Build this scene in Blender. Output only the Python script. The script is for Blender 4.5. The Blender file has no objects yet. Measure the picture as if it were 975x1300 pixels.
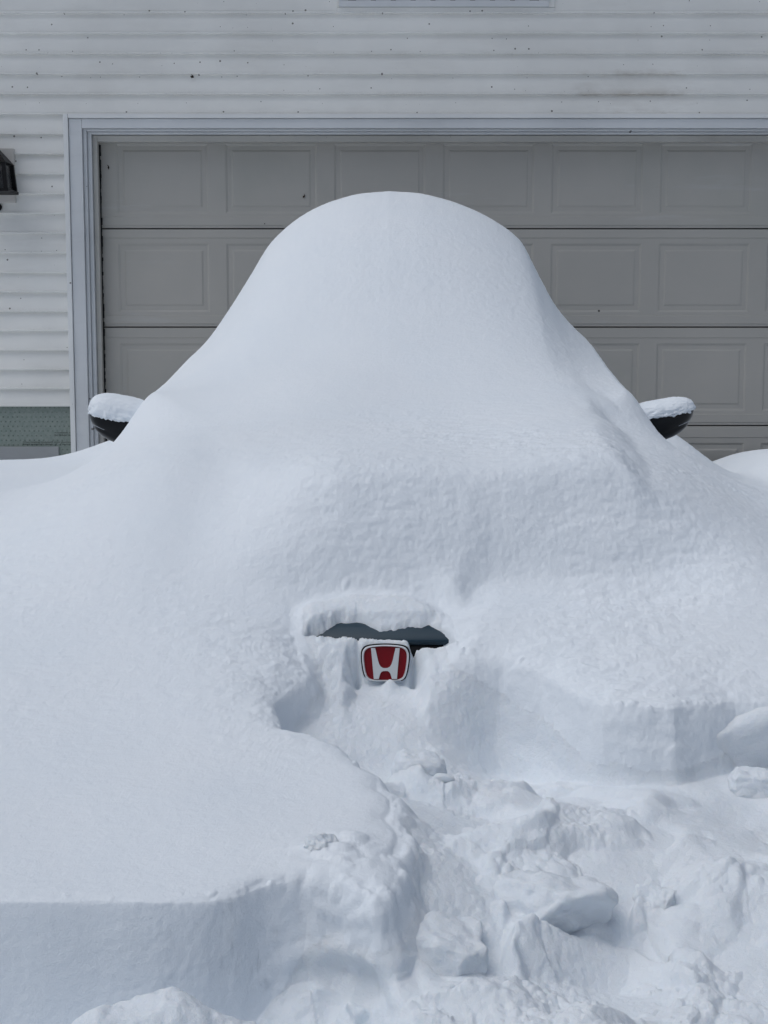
import bpy, bmesh, math, random
import numpy as np
from mathutils import Vector, Matrix

random.seed(7)
R = math.radians
scene = bpy.context.scene
COL = scene.collection

# ------------------------------------------------------------------ camera
CAM_Z, PITCH, FPX, CX, CY = 1.5, R(6.7), 1878.0, 487.5, 650.0
cam_d = bpy.data.cameras.new('camera'); cam = bpy.data.objects.new('camera', cam_d); COL.objects.link(cam)
cam.location = (0, 0, CAM_Z); cam.rotation_euler = (R(90) - PITCH, 0, 0)
cam_d.sensor_fit = 'VERTICAL'; cam_d.sensor_height = 36.0; cam_d.lens = 36.0 * FPX / 1300.0
cam_d.clip_start = 0.05; cam_d.clip_end = 2000
scene.camera = cam
cp_, sp_ = math.cos(PITCH), math.sin(PITCH)

def at(u, v, Y):
    """photo pixel -> world point at depth Y"""
    a = (u - CX) / FPX; b = (CY - v) / FPX
    t = Y / (cp_ + b * sp_)
    return Vector((a * t, Y, CAM_Z + t * (-sp_ + b * cp_)))

# ------------------------------------------------------------------ helpers
def link(o):
    COL.objects.link(o); return o

def tag(o, label=None, cat=None, group=None, kind=None):
    if label: o['label'] = label
    if cat: o['category'] = cat
    if group: o['group'] = group
    if kind: o['kind'] = kind
    return o

def empty(name, loc, label=None, cat=None, group=None, rz=0):
    o = link(bpy.data.objects.new(name, None)); o.location = loc; o.rotation_euler.z = rz
    o.empty_display_size = 0.1
    return tag(o, label, cat, group)

def from_bm(name, bm, mat, parent=None, smooth=False, world=True):
    me = bpy.data.meshes.new(name)
    bmesh.ops.recalc_face_normals(bm, faces=bm.faces)
    bm.to_mesh(me); bm.free()
    if smooth: me.shade_smooth()
    if mat: me.materials.append(mat)
    o = link(bpy.data.objects.new(name, me))
    if parent:
        o.parent = parent
        if world:
            pm = Matrix.LocRotScale(parent.location, parent.rotation_euler, parent.scale)
            if parent.parent:
                pp = parent.parent
                pm = Matrix.LocRotScale(pp.location, pp.rotation_euler, pp.scale) @ parent.matrix_parent_inverse @ pm
            o.matrix_parent_inverse = pm.inverted()
    return o

def box(bm, x0, x1, y0, y1, z0, z1, bevel=0.0):
    r = bmesh.ops.create_cube(bm, size=1.0)
    vs = r['verts']
    for v in vs:
        v.co = Vector(((x0 + x1) / 2 + v.co.x * (x1 - x0), (y0 + y1) / 2 + v.co.y * (y1 - y0), (z0 + z1) / 2 + v.co.z * (z1 - z0)))
    if bevel > 0:
        es = list({e for v in vs for e in v.link_edges})
        bmesh.ops.bevel(bm, geom=es, offset=bevel, segments=2, profile=0.6, affect='EDGES')

def prism(bm, pts, y0, y1):
    """polygon of (x,z) extruded from y0 (front) to y1 (back)"""
    f = [bm.verts.new((x, y0, z)) for x, z in pts]
    b = [bm.verts.new((x, y1, z)) for x, z in pts]
    bm.faces.new(f); bm.faces.new(list(reversed(b)))
    n = len(pts)
    for i in range(n):
        j = (i + 1) % n
        bm.faces.new((f[i], b[i], b[j], f[j]))

def grid_mesh(name, V, F, mat, parent=None):
    """numpy verts / quads -> object, unused verts dropped"""
    used = np.zeros(len(V), bool); used[F.ravel()] = True
    remap = np.cumsum(used) - 1
    V = V[used].astype(np.float32); F = remap[F].astype(np.int32)
    me = bpy.data.meshes.new(name)
    me.vertices.add(len(V)); me.vertices.foreach_set('co', V.ravel())
    me.loops.add(F.size); me.loops.foreach_set('vertex_index', F.ravel())
    me.polygons.add(len(F)); me.polygons.foreach_set('loop_start', np.arange(0, F.size, 4, dtype=np.int32))
    me.update(calc_edges=True); me.shade_smooth()
    me.materials.append(mat)
    o = link(bpy.data.objects.new(name, me)); o.parent = parent
    return o

# ------------------------------------------------------------------ numpy noise
_rng = np.random.RandomState(11)
PERM = _rng.permutation(256).astype(np.int32); PERM = np.concatenate([PERM, PERM, PERM])
G3 = _rng.normal(size=(256, 3)).astype(np.float32); G3 /= np.linalg.norm(G3, axis=1, keepdims=True)
G2a = _rng.uniform(0, 2 * np.pi, 256); G2 = np.stack([np.cos(G2a), np.sin(G2a)], 1).astype(np.float32)
RND = _rng.uniform(0, 1, (256, 4)).astype(np.float32)

def fade(t): return t * t * t * (t * (t * 6 - 15) + 10)

def noise2(x, y):
    x = np.asarray(x, np.float32); y = np.asarray(y, np.float32)
    xi = np.floor(x).astype(np.int32); yi = np.floor(y).astype(np.int32)
    xf = x - xi; yf = y - yi; xi &= 255; yi &= 255
    u, w = fade(xf), fade(yf)
    def g(i, j):
        h = PERM[PERM[xi + i] + yi + j]
        gr = G2[h]
        return gr[..., 0] * (xf - i) + gr[..., 1] * (yf - j)
    a = g(0, 0); a = a + u * (g(1, 0) - a)
    b = g(0, 1); b = b + u * (g(1, 1) - b)
    return (a + w * (b - a)) * 1.5

def noise3(x, y, z):
    x = np.asarray(x, np.float32); y = np.asarray(y, np.float32); z = np.asarray(z, np.float32)
    xi = np.floor(x).astype(np.int32); yi = np.floor(y).astype(np.int32); zi = np.floor(z).astype(np.int32)
    xf = x - xi; yf = y - yi; zf = z - zi; xi &= 255; yi &= 255; zi &= 255
    u, v, w = fade(xf), fade(yf), fade(zf)
    def g(i, j, k):
        gr = G3[PERM[PERM[PERM[xi + i] + yi + j] + zi + k]]
        return gr[..., 0] * (xf - i) + gr[..., 1] * (yf - j) + gr[..., 2] * (zf - k)
    def pl(k):
        a = g(0, 0, k); a = a + u * (g(1, 0, k) - a)
        b = g(0, 1, k); b = b + u * (g(1, 1, k) - b)
        return a + v * (b - a)
    a = pl(0); return (a + w * (pl(1) - a)) * 1.5

def fbm2(x, y, s, octv=3, gain=0.5, off=0.0):
    r = 0; a = 1.0
    for o in range(octv):
        r = r + a * noise2(x * s + off + o * 17.3, y * s - off + o * 9.1); a *= gain; s *= 2.03
    return r

def lumps(x, y, cell, seed, rmin=0.35, rmax=0.75, prob=0.7):
    """half buried round clods on a jittered grid: height in units of cell"""
    gx = x / cell; gy = y / cell
    xi = np.floor(gx).astype(np.int32); yi = np.floor(gy).astype(np.int32)
    best = np.zeros_like(gx)
    for i in (-1, 0, 1):
        for j in (-1, 0, 1):
            h = PERM[PERM[(xi + i + seed) & 255] + ((yi + j + seed * 7) & 255)]
            rr = RND[h]
            dx = gx - (xi + i + rr[..., 0]); dy = gy - (yi + j + rr[..., 1])
            rad = rmin + (rmax - rmin) * rr[..., 2]
            on = rr[..., 3] < prob
            d = 1 - (dx * dx + dy * dy) / (rad * rad)
            best = np.maximum(best, np.where(on & (d > 0), rad * np.sqrt(np.maximum(d, 0)) - 0.3 * rad, 0))
    return np.maximum(best, 0)

def facets(x, y, cell, seed, slope=0.35):
    """broken blocks: tilted planes in random cells with open joints between, in units of cell"""
    gx = x / cell; gy = y / cell
    xi = np.floor(gx).astype(np.int32); yi = np.floor(gy).astype(np.int32)
    f1 = np.full(gx.shape, 9.0); f2 = np.full(gx.shape, 9.0); hh = np.zeros_like(gx)
    for i in (-1, 0, 1):
        for j in (-1, 0, 1):
            h = PERM[PERM[(xi + i + seed) & 255] + ((yi + j + seed * 5) & 255)]
            rr = RND[h]; r2 = RND[(h + 91) & 255]
            dx = gx - (xi + i + rr[..., 0]); dy = gy - (yi + j + rr[..., 1]); d = np.sqrt(dx * dx + dy * dy)
            val = 0.55 * rr[..., 2] + slope * ((r2[..., 0] * 2 - 1) * dx + (r2[..., 1] * 2 - 1.2) * dy)
            new = d < f1
            f2 = np.where(new, f1, np.minimum(f2, d)); hh = np.where(new, val, hh); f1 = np.where(new, d, f1)
    return hh * (0.55 + 0.45 * sstep(0.0, 0.30, f2 - f1))

def quilt(x, y, cell, seed, slope=0.6, k=7.0):
    """soft tilted lumps: planes of random cells melted into each other"""
    gx = x / cell; gy = y / cell
    xi = np.floor(gx).astype(np.int32); yi = np.floor(gy).astype(np.int32)
    W = np.zeros_like(gx) + 1e-9; A = np.zeros_like(gx)
    for i in (-1, 0, 1):
        for j in (-1, 0, 1):
            h = PERM[PERM[(xi + i + seed) & 255] + ((yi + j + seed * 5) & 255)]
            rr = RND[h]; r2 = RND[(h + 57) & 255]
            dx = gx - (xi + i + rr[..., 0]); dy = gy - (yi + j + rr[..., 1])
            w_ = np.exp(-k * (dx * dx + dy * dy)); W += w_
            A += w_ * (rr[..., 2] + slope * ((r2[..., 0] * 2 - 1) * dx + (r2[..., 1] * 2 - 0.8) * dy))
    return A / W

def sstep(a, b, x):
    t = np.clip((x - a) / (b - a), 0, 1); return t * t * (3 - 2 * t)

def pchip(xs, ys):
    xs = np.array(xs, float); ys = np.array(ys, float); h = np.diff(xs); d = np.diff(ys) / h
    m = np.zeros(len(xs))
    for k in range(1, len(xs) - 1):
        if d[k - 1] * d[k] > 0:
            w1 = 2 * h[k] + h[k - 1]; w2 = h[k] + 2 * h[k - 1]
            m[k] = (w1 + w2) / (w1 / d[k - 1] + w2 / d[k])
    m[0] = d[0]; m[-1] = d[-1]
    def f(x):
        x = np.clip(x, xs[0], xs[-1]); k = np.clip(np.searchsorted(xs, x, side='right') - 1, 0, len(xs) - 2)
        t = (x - xs[k]) / h[k]; t2 = t * t; t3 = t2 * t
        return (2 * t3 - 3 * t2 + 1) * ys[k] + (t3 - 2 * t2 + t) * h[k] * m[k] + (-2 * t3 + 3 * t2) * ys[k + 1] + (t3 - t2) * h[k] * m[k + 1]
    return f

# ------------------------------------------------------------------ materials
def new_mat(name):
    m = bpy.data.materials.new(name); m.use_nodes = True
    nt = m.node_tree; return m, nt, nt.nodes['Principled BSDF']

def N(nt, typ, **kw):
    n = nt.nodes.new(typ)
    for k, v in kw.items():
        if k in n.inputs: n.inputs[k].default_value = v
        else: setattr(n, k, v)
    return n

def coords(nt, scale=(1, 1, 1)):
    tc = N(nt, 'ShaderNodeTexCoord'); mp = N(nt, 'ShaderNodeMapping'); mp.inputs['Scale'].default_value = scale
    nt.links.new(tc.outputs['Object'], mp.inputs['Vector']); return mp.outputs['Vector']

def math_n(nt, op, a, b=None, clamp=False):
    n = N(nt, 'ShaderNodeMath', operation=op, use_clamp=clamp)
    for i, x in enumerate((a, b)):
        if x is None: continue
        if isinstance(x, (int, float)): n.inputs[i].default_value = x
        else: nt.links.new(x, n.inputs[i])
    return n.outputs[0]

def ramp(nt, fac, stops):
    r = N(nt, 'ShaderNodeValToRGB'); el = r.color_ramp.elements
    el[0].position, el[0].color = stops[0][0], (*stops[0][1], 1); el[1].position, el[1].color = stops[-1][0], (*stops[-1][1], 1)
    for p, c in stops[1:-1]:
        e = el.new(p); e.color = (*c, 1)
    nt.links.new(fac, r.inputs['Fac']); return r.outputs['Color']

def mixc(nt, fac, a, b):
    m = N(nt, 'ShaderNodeMix', data_type='RGBA')
    for i, x in ((0, fac), (6, a), (7, b)):
        if isinstance(x, (int, float)): m.inputs[i].default_value = x
        elif isinstance(x, tuple): m.inputs[i].default_value = (*x, 1)
        else: nt.links.new(x, m.inputs[i])
    return m.outputs[2]

def noise_n(nt, vec, scale, detail=3, rough=0.55):
    n = N(nt, 'ShaderNodeTexNoise', Scale=scale, Detail=detail, Roughness=rough); nt.links.new(vec, n.inputs['Vector'])
    return n.outputs['Fac']

def bump(nt, bs, height, strength, dist, prev=None):
    b = N(nt, 'ShaderNodeBump', Strength=strength, Distance=dist); nt.links.new(height, b.inputs['Height'])
    if prev is not None: nt.links.new(prev, b.inputs['Normal'])
    nt.links.new(b.outputs['Normal'], bs.inputs['Normal']); return b.outputs['Normal']

def snow_material(name, grain, sss=0.0):
    m, nt, bs = new_mat(name)
    v = coords(nt)
    n1 = noise_n(nt, v, 3.0, 4)
    c = ramp(nt, n1, [(0.3, (0.79, 0.845, 0.90)), (0.7, (0.815, 0.862, 0.91))])
    nt.links.new(c, bs.inputs['Base Color'])
    bs.inputs['Roughness'].default_value = 0.62
    bs.inputs['Specular IOR Level'].default_value = 0.22
    if sss:
        bs.inputs['Subsurface Weight'].default_value = sss
        bs.inputs['Subsurface Radius'].default_value = (0.8, 1.0, 1.2)
        bs.inputs['Subsurface Scale'].default_value = 0.018
    a = bump(nt, bs, noise_n(nt, v, 90, 5, 0.65), 0.35 * grain, 0.006)
    bump(nt, bs, noise_n(nt, v, 420, 3, 0.7), 0.55 * grain, 0.002, a)
    return m

LAP = (at(CX, 146, 8.3).z, (at(CX, 18, 8.3).z - at(CX, 146, 8.3).z) / 5.0)
SNOW = snow_material('smooth_snow', 1.0)
RUBBLE = snow_material('broken_snow', 1.6, 0.3)

def paint(name, col, rough=0.45, spec=0.4, dirt=None, speck=None, metal=0.0, coat=0.0, bumpy=0.0, scale=1.0, lap=False):
    m, nt, bs = new_mat(name); v = coords(nt)
    n = noise_n(nt, v, 2.2 * scale, 5)
    base = ramp(nt, n, [(0.3, tuple(c * 0.93 for c in col)), (0.7, tuple(min(1, c * 1.05) for c in col))])
    if dirt:
        n2 = noise_n(nt, coords(nt, (0.7, 1, 3.0)), 1.7, 6, 0.65)
        f = math_n(nt, 'MULTIPLY', ramp(nt, n2, [(0.52, (0, 0, 0)), (0.78, (1, 1, 1))]), dirt[1])
        base = mixc(nt, f, base, dirt[0])
    if lap:                                  # grime caught along the laps of the boards
        sp_z = N(nt, 'ShaderNodeSeparateXYZ'); nt.links.new(coords(nt), sp_z.inputs[0])
        fz_ = math_n(nt, 'FRACT', math_n(nt, 'DIVIDE', math_n(nt, 'SUBTRACT', sp_z.outputs['Z'], LAP[0]), LAP[1]))
        low = ramp(nt, fz_, [(0.0, (1, 1, 1)), (0.06, (0.55, 0.55, 0.55)), (0.35, (0, 0, 0)), (0.90, (0, 0, 0)), (1.0, (0.8, 0.8, 0.8))])
        n3 = noise_n(nt, coords(nt, (1.0, 1, 3.0)), 1.9, 9, 0.8)
        g3_ = math_n(nt, 'MULTIPLY', low, ramp(nt, n3, [(0.42, (0, 0, 0)), (0.70, (1, 1, 1))]))
        n4 = noise_n(nt, v, 120, 3, 0.7)
        g3_ = math_n(nt, 'MULTIPLY', g3_, ramp(nt, n4, [(0.40, (0.25, 0.25, 0.25)), (0.62, (1, 1, 1))]))
        base = mixc(nt, math_n(nt, 'MULTIPLY', g3_, 0.38), base, (0.30, 0.26, 0.22))
        # one brown splash of its own above the right half of the door
        ex = math_n(nt, 'DIVIDE', math_n(nt, 'SUBTRACT', sp_z.outputs['X'], at(810, 115, 8.3).x), 0.42)
        ez = math_n(nt, 'DIVIDE', math_n(nt, 'SUBTRACT', sp_z.outputs['Z'], at(810, 115, 8.3).z), 0.16)
        rr_ = math_n(nt, 'ADD', math_n(nt, 'MULTIPLY', ex, ex), math_n(nt, 'MULTIPLY', ez, ez))
        blot = ramp(nt, math_n(nt, 'SUBTRACT', math_n(nt, 'ADD', math_n(nt, 'MULTIPLY', rr_, 0.5), math_n(nt, 'MULTIPLY', noise_n(nt, coords(nt, (1, 1, 3)), 7, 6, 0.7), 1.3)), 0.15), [(0.50, (1, 1, 1)), (0.85, (0, 0, 0))])
        blot = math_n(nt, 'MULTIPLY', blot, math_n(nt, 'ADD', math_n(nt, 'MULTIPLY', low, 0.8), 0.2))
        base = mixc(nt, math_n(nt, 'MULTIPLY', blot, 0.6), base, (0.36, 0.31, 0.25))
    if speck:
        vo = N(nt, 'ShaderNodeTexVoronoi', Scale=speck[0], voronoi_dimensions='2D')
        s3 = N(nt, 'ShaderNodeSeparateXYZ'); nt.links.new(v, s3.inputs[0]); c3 = N(nt, 'ShaderNodeCombineXYZ')
        nt.links.new(s3.outputs['X'], c3.inputs['X']); nt.links.new(s3.outputs['Z'], c3.inputs['Y']); nt.links.new(c3.outputs[0], vo.inputs['Vector'])
        sep = N(nt, 'ShaderNodeSeparateColor'); nt.links.new(vo.outputs['Color'], sep.inputs[0])
        rad = math_n(nt, 'MULTIPLY', math_n(nt, 'GREATER_THAN', sep.outputs[0], speck[1]), math_n(nt, 'MULTIPLY', math_n(nt, 'POWER', sep.outputs[1], 2.5), 0.085))
        f = math_n(nt, 'LESS_THAN', vo.outputs['Distance'], rad)
        base = mixc(nt, math_n(nt, 'MULTIPLY', f, 0.8), base, (0.06, 0.05, 0.04))
    nt.links.new(base, bs.inputs['Base Color'])
    bs.inputs['Roughness'].default_value = rough; bs.inputs['Specular IOR Level'].default_value = spec
    bs.inputs['Metallic'].default_value = metal; bs.inputs['Coat Weight'].default_value = coat
    bs.inputs['Coat Roughness'].default_value = 0.08
    if bumpy: bump(nt, bs, noise_n(nt, v, 35, 4), bumpy, 0.004)
    return m

# siding: dirt collects along the lower edges of some boards (blotches and specks)
SIDING = paint('white_vinyl_siding', (0.82, 0.82, 0.795), 0.5, 0.35, dirt=((0.45, 0.42, 0.38), 0.22), speck=(15, 0.55), bumpy=0.10, lap=True)
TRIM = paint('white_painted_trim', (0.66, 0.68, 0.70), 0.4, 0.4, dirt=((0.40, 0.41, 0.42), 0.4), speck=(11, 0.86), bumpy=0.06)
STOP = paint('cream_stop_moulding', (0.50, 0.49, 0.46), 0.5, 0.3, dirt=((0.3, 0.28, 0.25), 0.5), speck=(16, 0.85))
CONCRETE = paint('grey_concrete', (0.36, 0.375, 0.385), 0.85, 0.2, dirt=((0.17, 0.17, 0.17), 0.4), bumpy=0.3)
ROOFM = paint('dark_shingles', (0.05, 0.05, 0.055), 0.9, 0.2, bumpy=0.4)
BLACK = paint('black_plastic', (0.006, 0.006, 0.007), 0.5, 0.2)
GLOSSBLACK = paint('gloss_black_shell', (0.004, 0.005, 0.007), 0.30, 0.22, coat=0.0)
CARPAINT = paint('dark_slate_car_paint', (0.014, 0.036, 0.055), 0.38, 0.3, metal=0.0, coat=0.15)
RED = paint('deep_red_enamel', (0.19, 0.003, 0.009), 0.25, 0.35, coat=0.2)
WHITEMETAL = paint('bright_emblem_metal', (0.82, 0.84, 0.86), 0.22, 0.5, metal=0.35)
BLIND = paint('white_blind', (0.62, 0.64, 0.67), 0.6, 0.3)
LAMPPLATE = paint('lamp_backplate', (0.60, 0.58, 0.55), 0.5, 0.3, dirt=((0.35, 0.32, 0.28), 0.4))
INK = paint('black_print', (0.015, 0.02, 0.02), 0.7, 0.2)
LEAF = paint('dry_leaf', (0.035, 0.025, 0.02), 0.8, 0.2)

m, nt, bs = new_mat('dark_window_glass'); GLASS = m
bs.inputs['Base Color'].default_value = (0.01, 0.012, 0.016, 1); bs.inputs['Roughness'].default_value = 0.05
m, nt, bs = new_mat('clear_lantern_glass'); LGLASS = m
bs.inputs['Base Color'].default_value = (0.03, 0.033, 0.036, 1); bs.inputs['Roughness'].default_value = 0.25; bs.inputs['Alpha'].default_value = 0.55

# garage door: taupe embossed steel, woodgrain, frost smears of its own shape
m, nt, bs = new_mat('taupe_embossed_door'); DOOR = m
v = coords(nt)
n = noise_n(nt, v, 1.4, 5)
base = ramp(nt, n, [(0.3, (0.41, 0.40, 0.375)), (0.7, (0.455, 0.44, 0.41))])
vs_ = coords(nt, (0.55, 1, 5.0))
fr = math_n(nt, 'MULTIPLY', ramp(nt, noise_n(nt, vs_, 1.6, 6, 0.7), [(0.60, (0, 0, 0)), (0.80, (1, 1, 1))]), 0.42)
base = mixc(nt, fr, base, (0.56, 0.58, 0.61))
gr_ = ramp(nt, noise_n(nt, coords(nt, (1.0, 1, 1.0)), 1.1, 4), [(0.5, (0, 0, 0)), (0.72, (1, 1, 1))])
base = mixc(nt, math_n(nt, 'MULTIPLY', gr_, 0.22), base, (0.27, 0.30, 0.26))
vo = N(nt, 'ShaderNodeTexVoronoi', Scale=9.0); nt.links.new(v, vo.inputs['Vector'])
sep = N(nt, 'ShaderNodeSeparateColor'); nt.links.new(vo.outputs['Color'], sep.inputs[0])
rad = math_n(nt, 'MULTIPLY', math_n(nt, 'GREATER_THAN', sep.outputs[0], 0.9), math_n(nt, 'MULTIPLY', sep.outputs[1], 0.07))
base = mixc(nt, math_n(nt, 'LESS_THAN', vo.outputs['Distance'], rad), base, (0.05, 0.045, 0.04))
nt.links.new(base, bs.inputs['Base Color']); bs.inputs['Roughness'].default_value = 0.5; bs.inputs['Specular IOR Level'].default_value = 0.35
bump(nt, bs, noise_n(nt, coords(nt, (6, 1, 90)), 1.0, 4), 0.12, 0.003)

# green perforated sheathing
m, nt, bs = new_mat('green_perforated_sheathing'); GREEN = m
tc = N(nt, 'ShaderNodeTexCoord'); sx = N(nt, 'ShaderNodeSeparateXYZ'); nt.links.new(tc.outputs['Object'], sx.inputs[0])
px_, pz_ = 0.0262, 0.0262
row = math_n(nt, 'FLOOR', math_n(nt, 'DIVIDE', sx.outputs['Z'], pz_))
offx = math_n(nt, 'MULTIPLY', math_n(nt, 'MODULO', math_n(nt, 'ABSOLUTE', row), 2.0), 0.5)
fx = math_n(nt, 'SUBTRACT', math_n(nt, 'FRACT', math_n(nt, 'ADD', math_n(nt, 'DIVIDE', sx.outputs['X'], px_), offx)), 0.5)
fz = math_n(nt, 'SUBTRACT', math_n(nt, 'FRACT', math_n(nt, 'DIVIDE', sx.outputs['Z'], pz_)), 0.5)
dd = math_n(nt, 'ADD', math_n(nt, 'MULTIPLY', fx, fx), math_n(nt, 'MULTIPLY', fz, fz))
dot = math_n(nt, 'LESS_THAN', dd, 0.030)
v = coords(nt)
gb = ramp(nt, noise_n(nt, v, 60, 4, 0.7), [(0.35, (0.20, 0.25, 0.225)), (0.65, (0.27, 0.31, 0.285))])
gb = mixc(nt, math_n(nt, 'MULTIPLY', dot, ramp(nt, noise_n(nt, v, 14, 3), [(0.35, (0.2, 0.2, 0.2)), (0.65, (0.85, 0.85, 0.85))])), gb, (0.07, 0.10, 0.09))
nt.links.new(gb, bs.inputs['Base Color']); bs.inputs['Roughness'].default_value = 0.6

# ================================================================== SNOW HEIGHTFIELD
CARX = 0.02
side_z = pchip([-3, 0.8, 1.6, 2.2, 2.65, 3.2, 3.6, 4.2, 4.8, 5.3, 6.0, 7.0, 8.35],
               [0.50, 0.60, 0.635, 0.645, 0.680, 0.772, 0.858, 0.968, 1.040, 1.052, 1.00, 0.90, 0.80])
hood_z = pchip([1.6, 2.2, 2.65, 3.2, 3.53, 3.74, 3.92, 4.15, 4.6, 5.0, 6.0, 7.2, 7.8, 8.35],
               [0.635, 0.645, 0.680, 0.785, 0.910, 1.045, 1.145, 1.195, 1.240, 1.30, 1.30, 1.25, 1.0, 0.80])
# the bonnet snow ends in a steep front right of the badge's left edge, in a gentle ramp further left
bench_z = pchip([1.6, 2.2, 2.65, 3.2, 3.45, 3.56, 3.65, 3.74, 3.84, 4.15, 4.6, 5.0, 6.0, 7.2, 7.8, 8.35],
                [0.635, 0.645, 0.680, 0.785, 0.856, 0.912, 1.040, 1.138, 1.172, 1.205, 1.240, 1.30, 1.30, 1.25, 1.0, 0.80])
cab_e = pchip([4.45, 4.9, 5.3, 5.7, 6.0, 6.25, 6.6, 7.0, 7.4, 7.8, 8.1, 8.35], [0, 0.07, 0.27, 0.54, 0.72, 0.805, 0.84, 0.81, 0.66, 0.3, 0.08, 0.0])
BL = pchip([0, 0.11, 0.22, 0.325, 0.485, 0.57, 0.655, 0.745, 0.82, 0.925, 1.05, 4], [1, 0.990, 0.958, 0.905, 0.750, 0.585, 0.415, 0.25, 0.155, 0.065, 0.02, 0])
BR = pchip([0, 0.11, 0.22, 0.355, 0.45, 0.545, 0.612, 0.685, 0.80, 0.93, 1.09, 1.25, 4], [1, 0.990, 0.962, 0.905, 0.845, 0.755, 0.60, 0.435, 0.275, 0.165, 0.075, 0.015, 0])

def natural0(X, Y):
    x = X - CARX; ax = np.abs(x)
    sharp = sstep(4.5, 5.1, Y) * (1 - sstep(6.2, 7.0, Y))
    w0 = 0.55 + 0.25 * sharp; w1 = 1.25 - 0.24 * sharp
    L = 1 - sstep(w0, w1, ax)
    s = side_z(Y)
    # right-hand drift: valley beside the car, rising again beyond it
    s = s - 0.055 * np.exp(-((X - 1.34) / 0.17) ** 2) * sstep(4.2, 5.2, Y) + 0.052 * sstep(1.35, 1.58, X) * sstep(4.4, 5.3, Y) * (1 - sstep(6.4, 7.4, Y))
    s = s + (0.100 * np.exp(-((X + 0.90) / 0.23) ** 2) + 0.09 * np.exp(-((X - 1.05) / 0.16) ** 2)) * sstep(5.15, 5.6, Y)
    Yc = Y + 0.16 * x * x * (1 - sstep(5.6, 6.4, Y)) * -1.0
    mb = sstep(-0.52, -0.12, x) * (1 - sstep(0.62, 0.95, x))
    yb_ = Y - 0.05 * np.sin(x * 4.0) - 0.10 * np.maximum(x - 0.25, 0) ** 2 * 4
    h = hood_z(Y) * (1 - mb) + bench_z(np.where(Y > 3.4, Y * (1 - sstep(3.4, 3.6, Y)) + yb_ * sstep(3.4, 3.6, Y), Y)) * mb
    z = s + (h - s) * L
    e = cab_e(Yc)
    B = np.where(x < 0, BL(ax), BR(ax))
    return z + e * B

def hit(u, v, f=natural0):
    """first point of the height function seen at a photo pixel"""
    Ys = np.arange(1.5, 8.3, 0.004)
    a = (u - CX) / FPX; b = (CY - v) / FPX
    t = Ys / (cp_ + b * sp_); Xs = a * t; Zs = CAM_Z + t * (-sp_ + b * cp_)
    zz = f(Xs, Ys); k = np.argmax(zz >= Zs)
    if zz[k] < Zs[k]: k = len(Ys) - 1
    return (float(Xs[k]), float(Ys[k]), float(Zs[k]))

def sdf(poly, X, Y):
    """signed distance to a closed polygon, negative inside"""
    P = np.array(poly, float); Q = np.roll(P, -1, 0)
    d2 = np.full(X.shape, 1e9); inside = np.zeros(X.shape, bool)
    for (x0, y0), (x1, y1) in zip(P, Q):
        ex, ey = x1 - x0, y1 - y0; L2 = ex * ex + ey * ey + 1e-12
        t = np.clip(((X - x0) * ex + (Y - y0) * ey) / L2, 0, 1)
        dx = X - (x0 + t * ex); dy = Y - (y0 + t * ey); d2 = np.minimum(d2, dx * dx + dy * dy)
        c = ((y0 > Y) != (y1 > Y)) & (X < (x1 - x0) * (Y - y0) / (y1 - y0 + 1e-12) + x0)
        inside ^= c
    d = np.sqrt(d2); return np.where(inside, -d, d)

class Table:
    """a function of (X,Y) tabulated on a fine raster"""
    def __init__(self, f, x0, x1, y0, y1, st):
        self.x0, self.y0, self.st = x0, y0, st
        xs = np.arange(x0, x1 + st, st); ys = np.arange(y0, y1 + st, st)
        GX, GY = np.meshgrid(xs, ys); self.T = f(GX, GY).astype(np.float32)
    def __call__(self, X, Y):
        fx = np.clip((X - self.x0) / self.st, 0, self.T.shape[1] - 1.001); fy = np.clip((Y - self.y0) / self.st, 0, self.T.shape[0] - 1.001)
        i = fx.astype(np.int32); j = fy.astype(np.int32); a = fx - i; b = fy - j; T = self.T
        return (T[j, i] * (1 - a) + T[j, i + 1] * a) * (1 - b) + (T[j + 1, i] * (1 - a) + T[j + 1, i + 1] * a) * b

# upper slab of snow that has crept down over the hood: edge traced in the photo, laid on the surface
slab_px = [(300, 640), (420, 700), (500, 738), (548, 748), (582, 756), (606, 740), (640, 700), (678, 662), (720, 650), (775, 652), (815, 660),
           (824, 640), (816, 600), (800, 560), (770, 508), (735, 462), (700, 415)]
slab_poly = [hit(u, v)[:2] for u, v in slab_px] + [(0.55, 6.3), (-0.8, 6.3), (-0.8, 5.0)]
slab_d = Table(lambda X, Y: sdf(slab_poly, X, Y), -1.6, 1.6, 3.0, 6.6, 0.01)

def natural(X, Y):
    z = natural0(X, Y)
    wx = 0.025 * noise2(X * 9, Y * 9); wy = 0.025 * noise2(X * 9 + 31, Y * 9 + 7)
    d = slab_d(X + wx, Y + wy)
    amp = (0.026 + 0.020 * sstep(0.2, 0.6, X)) * sstep(-0.65, -0.1, X) * (1 - sstep(4.6, 5.3, Y))
    tip = np.exp(-(((X - 0.16) / 0.13) ** 2 + ((Y - 3.55) / 0.12) ** 2))
    z = z + amp * (1 - sstep(-0.11 + 0.07 * tip, 0.028 - 0.010 * tip, d))
    z = z - (0.003 + 0.006 * tip) * np.exp(-((d - 0.02) / 0.05) ** 2) * sstep(0.0, 0.2, X) * (1 - sstep(4.6, 5.1, Y))
    # slow undulation of wind-laid snow
    z = z + 0.010 * fbm2(X, Y, 1.6, 2, 0.5, 3.1) * (1 - sstep(5.0, 5.8, Y) * 0.7)
    return z

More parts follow.
